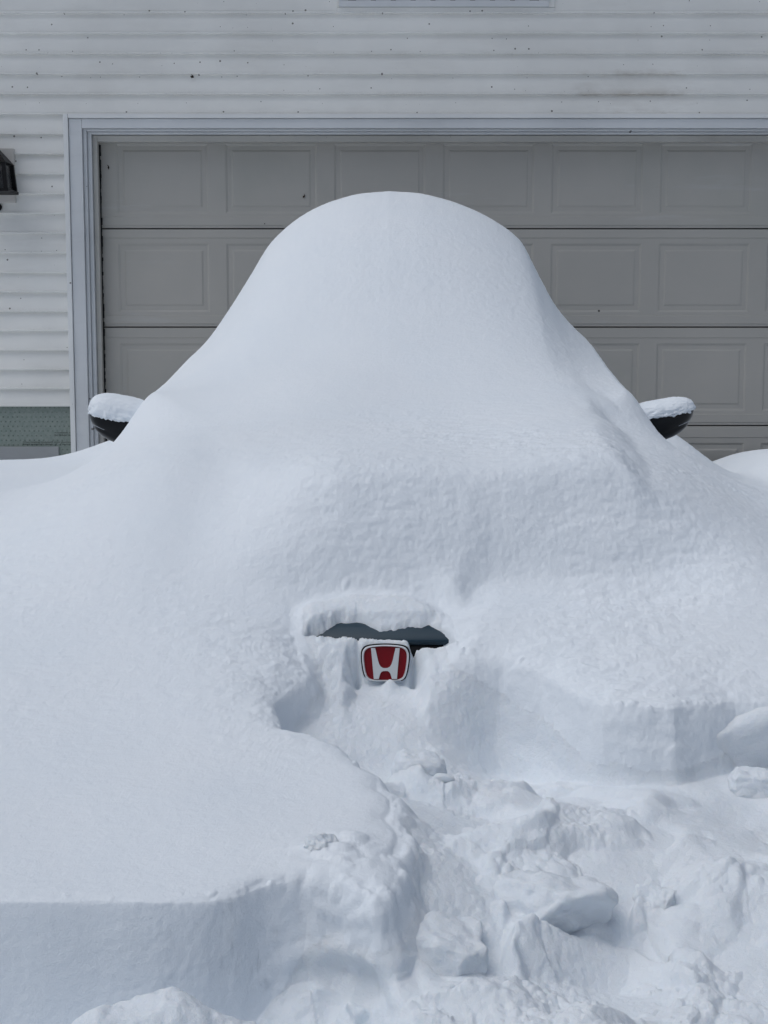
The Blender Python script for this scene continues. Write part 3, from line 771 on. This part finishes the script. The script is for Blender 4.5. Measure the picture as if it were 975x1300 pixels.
# ---- garage door: four sections of eight raised panels
YD = YW + 0.135
gdoor = empty('garage_door', (0.8, YD, 0.3)); gdoor.parent = house
gdoor.matrix_parent_inverse = Matrix.Translation(house.location).inverted()
dx0, dx1 = at(118, 300, YD).x, ox1 - (at(118, 300, YD).x - ox0)
seam_v = [166.0, 290.3, 415.3, 540.3, 665.0]
def dZ_(v): return at(CX, v, YD).z
pane_u0 = [154.0 + 135.6 * i for i in range(9)]; pw, iw = 114.0, 95.0
def rect_ring(bm, a, b):
    for i in range(4):
        j = (i + 1) % 4
        bm.faces.new((a[i], a[j], b[j], b[i]))
def ring(bm, x0, x1, z0, z1, y):
    return [bm.verts.new(p) for p in ((x0, y, z0), (x1, y, z0), (x1, y, z1), (x0, y, z1))]
mpp = YD / FPX
for s in range(4):
    zt = dZ_(seam_v[s]); zbm = dZ_(seam_v[s + 1])
    if s == 0: zt = dZ_(176)
    bm = bmesh.new()
    zt -= 0.0022; zbm += 0.0022
    # field band carrying the panels and the stepped rails above and below it
    row_top = dZ_(seam_v[s + 1]) + (290.3 - 182.5) * mpp; row_bot = dZ_(seam_v[s + 1]) + (290.3 - 275.5) * mpp
    p_top = dZ_(seam_v[s + 1]) + (290.3 - 186.5) * mpp; p_bot = dZ_(seam_v[s + 1]) + (290.3 - 271.5) * mpp
    if s > 0:
        row_top = dZ_(seam_v[s + 1]) + (290.3 - 180) * mpp
    if s == 3:
        pass
    edges = [dx0]
    cells = []
    for u in pane_u0:
        xa = (u - CX) * mpp * 0.998 + 0.0; xb = xa + pw * mpp
        if xb < dx1 - 0.02: cells.append((xa, xb))
    bx = [dx0] + [(cells[i][1] + cells[i + 1][0]) / 2 for i in range(len(cells) - 1)] + [dx1]
    for (xa, xb), c0, c1 in zip(cells, bx[:-1], bx[1:]):
        r0 = ring(bm, c0, c1, row_bot, row_top, YD)
        r1 = ring(bm, xa, xb, p_bot, p_top, YD)
        g_ = 0.012
        r2 = ring(bm, xa + g_, xb - g_, p_bot + g_, p_top - g_, YD + 0.0065)
        g2 = 0.034
        r3 = ring(bm, xa + g2, xb - g2, p_bot + g2, p_top - g2, YD + 0.0055)
        g3 = 0.044
        r4 = ring(bm, xa + g3, xb - g3, p_bot + g3, p_top - g3, YD + 0.001)
        rect_ring(bm, r0, r1); rect_ring(bm, r1, r2); rect_ring(bm, r2, r3); rect_ring(bm, r3, r4); bm.faces.new(r4)
    def strip(za, ya, zc, yc):
        q = [bm.verts.new(p) for p in ((dx0, ya, za), (dx1, ya, za), (dx1, yc, zc), (dx0, yc, zc))]; bm.faces.new(q)
    # rails: two small ribs each side of the seam
    strip(row_bot, YD, row_bot - 0.003, YD - 0.003); strip(row_bot - 0.003, YD - 0.003, zbm + 0.018, YD - 0.003)
    strip(zbm + 0.018, YD - 0.003, zbm + 0.015, YD + 0.001); strip(zbm + 0.015, YD + 0.001, zbm + 0.003, YD + 0.001)
    strip(zbm + 0.003, YD + 0.001, zbm, YD + 0.012)
    strip(row_top, YD, row_top + 0.003, YD - 0.003)
    strip(row_top + 0.003, YD - 0.003, zt - 0.003, YD - 0.003); strip(zt - 0.003, YD - 0.003, zt, YD + 0.012)
    bmesh.ops.remove_doubles(bm, verts=bm.verts, dist=0.0004)
    me = bpy.data.meshes.new('door_section'); bm.normal_update()
    for f in bm.faces:
        if f.normal.y > 0.0: f.normal_flip()
    bm.to_mesh(me); bm.free(); me.materials.append(DOOR)
    o = link(bpy.data.objects.new('door_section', me)); o.parent = gdoor
    o.matrix_parent_inverse = Matrix.Translation(gdoor.location).inverted()
bm = bmesh.new(); box(bm, dx0, dx1, YD + 0.0135, YD + 0.045, 0.2, dZ_(176))
o = from_bm('door_core', bm, BLACK, None); o.parent = gdoor; o.matrix_parent_inverse = Matrix.Translation(gdoor.location).inverted()

# ---- upper window: only its sill edge and the hem of a blind reach into the photo
wn = empty('window', ((win_x0 + win_x1) / 2, YW, win_z0)); wn.parent = house; wn.matrix_parent_inverse = Matrix.Translation(house.location).inverted()
def wpart(name, bm, mat):
    o = from_bm(name, bm, mat); o.parent = wn; o.matrix_parent_inverse = Matrix.Translation(wn.location).inverted(); return o
fz0 = Z_(9.8); wz1 = win_z0 + 1.25
bm = bmesh.new()
fx0, fx1 = win_x0 + 0.012, win_x1 - 0.035
box(bm, fx0, fx1, YW - 0.045, YW + 0.05, fz0 - 0.002, Z_(2.7), 0.003)
box(bm, fx1 - 0.045, fx1, YW - 0.0445, YW + 0.05, Z_(2.7) + 0.001, wz1 - 0.05, 0.003)
box(bm, fx0, fx0 + 0.045, YW - 0.0445, YW + 0.05, Z_(2.7) + 0.001, wz1 - 0.05, 0.003)
box(bm, fx0, fx1, YW - 0.045, YW + 0.05, wz1 - 0.049, wz1 - 0.003, 0.003)
wpart('window_frame', bm, TRIM)
bm = bmesh.new()
box(bm, win_x0 + 0.001, win_x1 - 0.001, YW - 0.022, YW + 0.03, win_z0 + 0.001, fz0 - 0.003, 0.002)
box(bm, fx1 + 0.001, win_x1 - 0.001, YW - 0.026, YW + 0.03, fz0 - 0.002, wz1 - 0.002, 0.004)
box(bm, win_x0 + 0.001, fx0 - 0.001, YW - 0.026, YW + 0.03, fz0 - 0.002, wz1 - 0.002, 0.004)
wpart('window_trim', bm, SIDING)
bm = bmesh.new(); box(bm, fx0 + 0.01, fx1 - 0.01, YW + 0.052, YW + 0.06, Z_(2.7) - 0.02, wz1 - 0.01)
wpart('pane', bm, GLASS)
bm = bmesh.new()                              # scalloped hem, pitch 25 photo pixels
p0 = 474.0
for i in range(-3, 9):
    xa = X_(p0 + 25.3 * i + 2.2, v=0); xb = X_(p0 + 25.3 * i + 25.3 - 2.2, v=0)
    if xb > fx1 - 0.046 or xa < fx0 + 0.046: continue
    zc = Z_(2.1); pts_ = [(xa + 0.006, zc + 0.010), (xa + 0.012, zc + 0.003), ((xa + xb) / 2, zc), (xb - 0.012, zc + 0.003), (xb - 0.006, zc + 0.010), (xb - 0.001, zc + 0.030), (xb - 0.001, wz1 - 0.06), (xa + 0.001, wz1 - 0.06), (xa + 0.001, zc + 0.030)]
    prism(bm, pts_, YW + 0.030, YW + 0.034)
wpart('blind', bm, BLIND)

# ---- wall lantern on its mounting block
lamp = empty('wall_lantern', tuple(at(-10, 225, YW)), 'black wall lantern with sloped cap on a white block beside the garage door', 'wall lamp')
def lpart(name, bm, mat, smooth=False):
    o = from_bm(name, bm, mat, smooth=smooth); o.parent = lamp; o.matrix_parent_inverse = Matrix.Translation(lamp.location).inverted(); return o
bm = bmesh.new(); box(bm, at(-41, 225, YW).x, at(20.5, 225, YW).x, YW - 0.045, YW - 0.004, Z_(258), Z_(189.5), 0.004)
lpart('mounting_block', bm, LAMPPLATE)
lc = at(-10, 225, YW - 0.16); LY = YW - 0.16
def lx(u): return at(u, 225, LY).x
def lz(v): return at(CX, v, LY).z
bm = bmesh.new()
def frustum(bm, hw0, z0, hw1, z1, cap=True):
    a = [bm.verts.new((lc.x + sx * hw0, LY + sy * hw0, z0)) for sx, sy in ((-1, -1), (1, -1), (1, 1), (-1, 1))]
    b = [bm.verts.new((lc.x + sx * hw1, LY + sy * hw1, z1)) for sx, sy in ((-1, -1), (1, -1), (1, 1), (-1, 1))]
    for i in range(4): bm.faces.new((a[i], a[(i + 1) % 4], b[(i + 1) % 4], b[i]))
    if cap: bm.faces.new(a); bm.faces.new(b)
hwA, hwB = lx(13) - lc.x, lx(16.6) - lc.x
frustum(bm, hwA + 0.002, lz(208), 0.030, lz(187)); frustum(bm, 0.018, lz(187) + 0.001, 0.010, lz(181))
lpart('lantern_cap', bm, BLACK)
bm = bmesh.new()
frustum(bm, hwB, lz(245), hwB + 0.001, lz(241.5))
for sx in (-1, 1):
    for sy in (-1, 1):
        a = [(lc.x + sx * (hwB - 0.004 - dx), LY + sy * (hwB - 0.004 - dy), lz(241.4)) for dx, dy in ((0, 0), (0.022, 0), (0.022, 0.022), (0, 0.022))]
        b = [(lc.x + sx * (hwA - 0.001 - dx), LY + sy * (hwA - 0.001 - dy), lz(208.2)) for dx, dy in ((0, 0), (0.022, 0), (0.022, 0.022), (0, 0.022))]
        A = [bm.verts.new(p) for p in a]; Bv = [bm.verts.new(p) for p in b]
        for i in range(4): bm.faces.new((A[i], A[(i + 1) % 4], Bv[(i + 1) % 4], Bv[i]))
lpart('lantern_cage', bm, BLACK)
bm = bmesh.new(); frustum(bm, hwB - 0.020, lz(241.3), hwA - 0.017, lz(208.3)); lpart('lantern_glass', bm, LGLASS)
bm = bmesh.new(); box(bm, lc.x - 0.02, lc.x + 0.02, LY + hwA * 0.5, YW - 0.046, lz(222), lz(214), 0.004)
lpart('bracket', bm, BLACK)
bm = bmesh.new(); bmesh.ops.create_uvsphere(bm, u_segments=20, v_segments=12, radius=0.022)
p = at(-2.5, 263, YW - 0.03)
for q in bm.verts: q.co = q.co + p
ss = lpart('sensor_knob', bm, BLACK, True)

# ================================================================== CAR
car = empty('parked_car', (CARX, 5.4, 0.12), 'dark car parked nose out, buried in snow except badge, hood strip and mirrors', 'car')
def cpart(name, bm, mat, smooth=False, par=None):
    o = from_bm(name, bm, mat, smooth=smooth); o.parent = par or car
    o.matrix_parent_inverse = (Matrix.Translation(car.location) if not par else PM[par.name]).inverted(); PM[o.name] = Matrix.Identity(4); return o
PM = {}
# body: lofted sections under the snow
bm = bmesh.new()
secs = [(3.43, 0.62, 0.40, 0.70), (3.56, 0.76, 0.34, 0.735), (3.9, 0.84, 0.32, 0.82), (4.5, 0.86, 0.32, 0.93), (5.0, 0.86, 0.34, 1.00), (6.0, 0.86, 0.36, 1.04), (7.0, 0.84, 0.40, 1.04), (7.6, 0.78, 0.46, 1.00), (7.75, 0.66, 0.52, 0.92)]
rings = []
for yy, hw, z0, z1 in secs:
    rr = []
    for k in range(24):
        t = 2 * math.pi * k / 24; cx_, cz_ = math.cos(t), math.sin(t)
        sx = math.copysign(abs(cx_) ** 0.5, cx_) * hw; sz = math.copysign(abs(cz_) ** 0.5, cz_)
        rr.append(bm.verts.new((CARX + sx, yy, (z0 + z1) / 2 + sz * (z1 - z0) / 2)))
    rings.append(rr)
for a, b in zip(rings[:-1], rings[1:]):
    for k in range(24): bm.faces.new((a[k], a[(k + 1) % 24], b[(k + 1) % 24], b[k]))
bm.faces.new(rings[0]); bm.faces.new(rings[-1])
cpart('body', bm, CARPAINT, True)
bm = bmesh.new()                              # cabin under the snow cap
secs = [(5.1, 0.66, 1.02), (5.7, 0.58, 1.40), (6.1, 0.50, 1.58), (6.8, 0.50, 1.60), (7.3, 0.52, 1.38), (7.6, 0.56, 1.04)]
rings = []
for yy, hw, z1 in secs:
    rr = [bm.verts.new((CARX + sx * w, yy, zz)) for sx, w, zz in ((-1, 0.74, 0.98), (-1, hw, max(1.0, z1 - 0.12)), (-1, hw * 0.7, z1), (1, hw * 0.7, z1), (1, hw, max(1.0, z1 - 0.12)), (1, 0.74, 0.98))]
    rings.append(rr)
for a, b in zip(rings[:-1], rings[1:]):
    for k in range(5): bm.faces.new((a[k], a[k + 1], b[k + 1], b[k]))
cpart('cabin', bm, GLASS, True)
# hood leading edge (the bare strip) and the dark grille below it
bm = bmesh.new()
prof = [(3.4085, 0.786), (3.404, 0.792), (3.406, 0.799), (3.416, 0.808), (3.445, 0.828), (3.475, 0.834), (3.52, 0.838), (3.60, 0.845), (3.8, 0.865), (4.2, 0.905), (4.6, 0.945)]
xs_ = np.linspace(-0.62, 0.62, 25)
G = []
for xq in xs_:
    bow = 0.10 * (xq / 0.62) ** 2
    G.append([bm.verts.new((CARX + xq, yy + bow, zz - 0.03 * (xq / 0.62) ** 2)) for yy, zz in prof])
for a, b in zip(G[:-1], G[1:]):
    for k in range(len(prof) - 1): bm.faces.new((a[k], b[k], b[k + 1], a[k + 1]))
cpart('hood', bm, CARPAINT, True)
bm = bmesh.new()
prof = [(3.412, 0.784), (3.402, 0.770), (3.398, 0.70), (3.41, 0.62), (3.44, 0.55)]
G = []
for xq in xs_:
    bow = 0.10 * (xq / 0.62) ** 2
    G.append([bm.verts.new((CARX + xq * 0.92, yy + bow, zz)) for yy, zz in prof])
for a, b in zip(G[:-1], G[1:]):
    for k in range(len(prof) - 1): bm.faces.new((a[k], b[k], b[k + 1], a[k + 1]))
cpart('grille', bm, BLACK, True)

# badge: red field, bright rounded rim and letter (traced in 1/8.125 photo pixels)
YE = 3.355
ecen = at(430 + 481 / 8.125, 790 + 420 / 8.125, YE)
es = YE / FPX / 8.125
TILT = R(-9)
def epts(P_): return [((a - 481) * es, -(b - 420) * es) for a, b in P_]
def smooth_loop(P_, n=6):
    P_ = [Vector(p) for p in P_]; out = []; m_ = len(P_)
    for i in range(m_):
        p0, p1, p2, p3 = P_[i - 1], P_[i], P_[(i + 1) % m_], P_[(i + 2) % m_]
        for k in range(n):
            t = k / n
            out.append(tuple(0.5 * ((2 * p1) + (-p0 + p2) * t + (2 * p0 - 5 * p1 + 4 * p2 - p3) * t * t + (-p0 + 3 * p1 - 3 * p2 + p3) * t ** 3)))
    return out
outer = [(481, 230), (400, 233), (320, 242), (268, 262), (240, 305), (236, 370), (244, 450), (260, 530), (284, 580), (330, 604), (400, 610), (481, 612),
         (562, 610), (632, 604), (678, 580), (702, 530), (718, 450), (727, 370), (723, 305), (695, 262), (643, 242), (562, 233)]
inner = [(481 + (a - 481) * 0.91, 420 + (b - 420) * 0.92) for a, b in outer]
outer, inner = smooth_loop(outer), smooth_loop(inner)
EM = Matrix.Translation(ecen) @ Matrix.Rotation(TILT, 4, 'X')
emb = empty('emblem', tuple(ecen)); emb.parent = car; emb.matrix_parent_inverse = Matrix.Translation(car.location).inverted()
def epart(name, bm, mat):
    for q in bm.verts: q.co = EM @ q.co
    o = from_bm(name, bm, mat); o.parent = emb; o.matrix_parent_inverse = Matrix.Translation(emb.location).inverted(); return o
def dome(bm, k=0.6):
    for q in bm.verts: q.co.y += k * (q.co.x ** 2 + q.co.z ** 2)
bm = bmesh.new(); prism(bm, epts(inner), -0.001, 0.012); epart('red_field', bm, RED)
bm = bmesh.new()
a = epts(outer); b = epts(inner); n = len(a)
ra = [[bm.verts.new((x_, yy, z_)) for x_, z_ in L_] for L_, yy in ((a, 0.012), (a, -0.003), ([((p[0] * 2 + q[0]) / 3, (p[1] * 2 + q[1]) / 3) for p, q in zip(a, b)], -0.0065), ([((p[0] + q[0] * 2) / 3, (p[1] + q[1] * 2) / 3) for p, q in zip(a, b)], -0.0065), (b, -0.003), (b, 0.010))]
for r0_, r1_ in zip(ra[:-1], ra[1:]):
    for i in range(n): bm.faces.new((r0_[i], r0_[(i + 1) % n], r1_[(i + 1) % n], r1_[i]))
epart('rim', bm, WHITEMETAL)
left = [(330, 262), (374, 262), (388, 320), (402, 385), (416, 430), (432, 456), (455, 470), (481, 473)]
lower = [(481, 502), (458, 503), (440, 512), (428, 530), (420, 555), (412, 586), (360, 586), (352, 480), (342, 370)]
Hs = left + [(962 - a_, b_) for a_, b_ in reversed(left[:-1])] + [(962 - a_, b_) for a_, b_ in reversed(lower[1:])] + lower
Hs = [p for i, p in enumerate(Hs)]
bm = bmesh.new(); prism(bm, epts(Hs), -0.006, 0.0)
bmesh.ops.triangulate(bm, faces=[f for f in bm.faces if len(f.verts) > 4])
epart('letter', bm, WHITEMETAL)
bm = bmesh.new(); prism(bm, epts([(481 + (a_ - 481) * 1.06, 420 + (b_ - 420) * 1.06) for a_, b_ in outer]), 0.0125, 0.035); epart('backplate', bm, BLACK)

# mirrors
def mirror(sgn, u, v, Y, name_label, cap_label):
    c = at(u, v, Y)
    bm = bmesh.new(); bmesh.ops.create_uvsphere(bm, u_segments=72, v_segments=48, radius=1.0)
    for q in bm.verts:
        d = q.co.copy(); e = 2.8
        k = (abs(d.x) ** e + abs(d.y) ** e + abs(d.z) ** e) ** (-1 / e); p = d * k
        out = sgn * p.x                                  # +1 outer tip
        hz = 0.100 if p.z < 0 else (0.042 if sgn < 0 else 0.030)
        hz *= (1 - 0.10 * max(0, out))
        zz = p.z * hz
        zz += 0.020 * out                                # outer end carried higher
        if p.z < 0: zz += 0.010 * max(0, out) ** 2       # belly sweeps up to the tip
        yy = p.y * (0.085 if p.y < 0 else 0.05)
        # crease along the outer half
        if p.y < 0 and out > -0.1:
            cz = -0.068 + 0.041 * out
            yy += 0.008 * math.exp(-((zz - cz) / 0.005) ** 2) * min(1, (out + 0.1) * 1.4)
        q.co = Vector((c.x + p.x * 0.104, Y + yy, c.z + zz))
    o = from_bm('side_mirror', bm, GLOSSBLACK, smooth=True); o.parent = car; o.matrix_parent_inverse = Matrix.Translation(car.location).inverted()
    if name_label: o['label'] = name_label
    bm = bmesh.new()
    pts_ = []
    for k in range(14):
        t = k / 13; out = 0.40 + 0.50 * t
        pts_.append(out)
    T_ = []
    for out in pts_:
        e = 2.5; X2 = out; cz = -0.068 + 0.041 * out + 0.0055
        zn = (cz - 0.020 * out - 0.010 * out * out) / (0.097 * (1 - 0.10 * out))
        yv = -(max(0.0, 1 - abs(X2) ** e - abs(zn) ** e) ** (1 / e)) * 0.085 * 0.99
        T_.append([bm.verts.new((c.x + sgn * X2 * 0.108, Y + yv + dy, c.z + cz + dz)) for dy, dz in ((-0.0022, -0.0015), (-0.0030, 0.0015), (0.006, 0.003), (0.006, -0.003))])
    for a_, b_ in zip(T_[:-1], T_[1:]):
        for k in range(4): bm.faces.new((a_[k], a_[(k + 1) % 4], b_[(k + 1) % 4], b_[k]))
    s_ = from_bm('signal_strip', bm, paint('signal_lens', (0.30, 0.32, 0.35), 0.2, 0.5)); s_.parent = o; s_.matrix_parent_inverse = Matrix.Identity(4)
    bm = bmesh.new(); box(bm, min(c.x - sgn * 0.06, c.x - sgn * 0.20), max(c.x - sgn * 0.06, c.x - sgn * 0.20), Y - 0.02, Y + 0.03, c.z - 0.06, c.z - 0.02, 0.006)
    st = from_bm('mirror_arm', bm, BLACK); st.parent = o; st.matrix_parent_inverse = Matrix.Identity(4)
    # cap of snow
    bm = bmesh.new(); bmesh.ops.create_icosphere(bm, subdivisions=6, radius=1.0)
    co = np.array([q.co[:] for q in bm.verts])
    out = sgn * co[:, 0]
    e = 2.75; k = (np.abs(co) ** e).sum(1) ** (-1 / e); p = co * k[:, None]
    px3, py3, pz3 = p[:, 0] * (0.108 + 0.02 * (out < 0)) - sgn * 0.003, p[:, 1] * 0.096 - 0.004, p[:, 2]
    nn = noise3(px3 * 40, py3 * 40, pz3 * 4 + sgn) * np.where(pz3 > 0.35, 0.45, 1.25); n2 = noise3(px3 * 110, py3 * 110, pz3 * 11) * np.where(pz3 > 0.2, 0.4, 1.0)
    hz = np.where(pz3 > 0, 0.080 if sgn < 0 else 0.052, 0.004 + 0.010 * nn + 0.012 * n2)
    zz = pz3 * hz + 0.022 * out - 0.010
    sc = 1 + 0.05 * nn * (pz3 < 0.6) + 0.035 * n2
    for q, a_, b_, c_ in zip(bm.verts, px3 * sc, py3 * sc, zz + 0.004 * n2 * (pz3 > -0.3)): q.co = (c.x + a_, Y + b_, c.z + c_)
    cap = from_bm('snow_clump', bm, SNOW, smooth=True); tag(cap, cap_label, 'snow clump', 'snow clumps on the mirrors', 'thing')
    return o
mirror(-1, 153, 527, 5.12, None, 'domed clump of snow on the left mirror before the white door trim')
mirror(1, 841, 522, 5.12, None, 'sloping clump of snow on the right mirror before the grey garage door')

# ================================================================== CHUNKS
UP = (0, 0, 1)
chunk('snow_chunk', 575, 1186, 2.26, (0.080, 0.075, 0.078), (0.2, 0.1, 0.4), 'rounded upright snow boulder left of the flat topped slab', [(0, 0, 1, 0.66), (1, -0.3, 0.2, 0.6), (-0.8, -0.6, 0.2, 0.75), (0.1, -1, 0.1, 0.8)], 1, sink=0.046, rough=0.85)
chunk('snow_chunk', 705, 1124, 2.42, (0.105, 0.11, 0.070), (-0.10, 0.10, 0.15), 'flat topped snow slab with a shaded face, middle of the rubble', [(0, 0.1, 1, 0.60), (0.25, -1, -0.45, 0.55), (1, 0.3, 0, 0.75), (-0.8, -0.6, 0.2, 0.7)], 2, sink=0.036, rough=0.9)
chunk('snow_chunk', 915, 950, 3.100, (0.20, 0.075, 0.085), (0.16, -0.36, 0.10), 'large tilted slab of snow fallen against the right cut face', [(0, -1, 0.10, 0.70)], 3, sink=0.014, rough=0.35)
chunk('snow_chunk', 532, 985, 2.95, (0.055, 0.05, 0.046), (0.1, 0.2, 0.1), 'smooth rounded snow clod at the top of the rubble under the badge', [(0, 0, 1, 0.75)], 4, sink=-0.010, rough=0.7)
chunk('snow_chunk', 563, 996, 2.88, (0.022, 0.012, 0.009), (0, 0.15, 0.2), 'small finger shaped bit of snow beside the smooth clod', [], 5, sink=-0.013, rough=0.6, res=4)
chunk('snow_chunk', 838, 1128, 2.46, (0.055, 0.045, 0.045), (0.3, 0.5, 0.9), 'craggy snow lump on the right shoulder of the rubble', [(0, -1, 0.2, 0.55), (0.6, 0.2, 1, 0.5), (-1, 0, 0.3, 0.6)], 7, sink=0.034, rough=1.5)
chunk('snow_chunk', 411, 1080, 2.37, (0.034, 0.026, 0.018), (0.1, 0.3, 0.5), 'crumbly snow clod sitting on the lip of the left shelf', [], 8, sink=-0.006, rough=1.6)
chunk('snow_chunk', 962, 988, 2.98, (0.06, 0.05, 0.035), (0.1, 0.12, -0.2), 'small rough snow block lying on the path under the tilted slab', [(0, 0, 1, 0.7), (0, -1, 0.2, 0.6)], 11, sink=0.016, rough=0.8)

# bits of leaf stuck to the house
def bit(u, v, Y, w, h, label, tilt=0.3):
    bm = bmesh.new(); prism(bm, [(-w * 0.4, h), (w * 0.25, h * 0.45), (w * 0.5, -h * 0.2), (0, -h), (-w * 0.5, -h * 0.3), (-w * 0.1, h * 0.2)], -0.002, 0.002)
    bmesh.ops.rotate(bm, verts=bm.verts, cent=(0, 0, 0), matrix=Matrix.Rotation(tilt, 3, 'Y'))
    o = from_bm('leaf_scrap', bm, LEAF); o.location = at(u, v, Y); tag(o, label, 'leaf scrap', 'leaf scraps stuck on the house front')
bit(386, 249, YD - 0.004, 0.012, 0.012, 'dark leaf scrap stuck in the second panel of the garage door', 0.6)
bit(137.5, 212, YD - 0.004, 0.010, 0.015, 'dark leaf scrap on the door edge left of the first panel', -0.2)
bit(244, 97, YW - 0.024, 0.022, 0.010, 'dark leaf scrap caught on a clapboard above the door', 0.4)

# ================================================================== LIGHT
w = bpy.data.worlds.new('World'); scene.world = w; w.use_nodes = True
nt = w.node_tree; bg = nt.nodes['Background']
sky = nt.nodes.new('ShaderNodeTexSky'); sky.sky_type = 'NISHITA'; sky.sun_disc = False
SUN_EL, SUN_AZ = R(64), R(-112)              # azimuth from +Y: high, from the left
sky.sun_elevation = SUN_EL; sky.sun_rotation = SUN_AZ
sky.air_density = 1.0; sky.dust_density = 6.0; sky.ozone_density = 1.0
nt.links.new(sky.outputs['Color'], bg.inputs['Color']); bg.inputs['Strength'].default_value = 0.075
sd = bpy.data.lights.new('sun', 'SUN'); sd.energy = 1.6; sd.angle = R(80); sd.color = (0.76, 0.88, 1.0)
so = link(bpy.data.objects.new('sun', sd))
dirv = Vector((math.sin(SUN_AZ) * math.cos(SUN_EL), math.cos(SUN_AZ) * math.cos(SUN_EL), math.sin(SUN_EL)))
so.rotation_euler = dirv.to_track_quat('Z', 'Y').to_euler(); so.location = dirv * 30

scene.render.engine = 'CYCLES'
scene.cycles.max_bounces = 8; scene.cycles.diffuse_bounces = 5
scene.view_settings.view_transform = 'Standard'; scene.view_settings.look = 'None'
scene.view_settings.gamma = 1.0; scene.view_settings.use_curve_mapping = False
scene.view_settings.exposure = -0.38
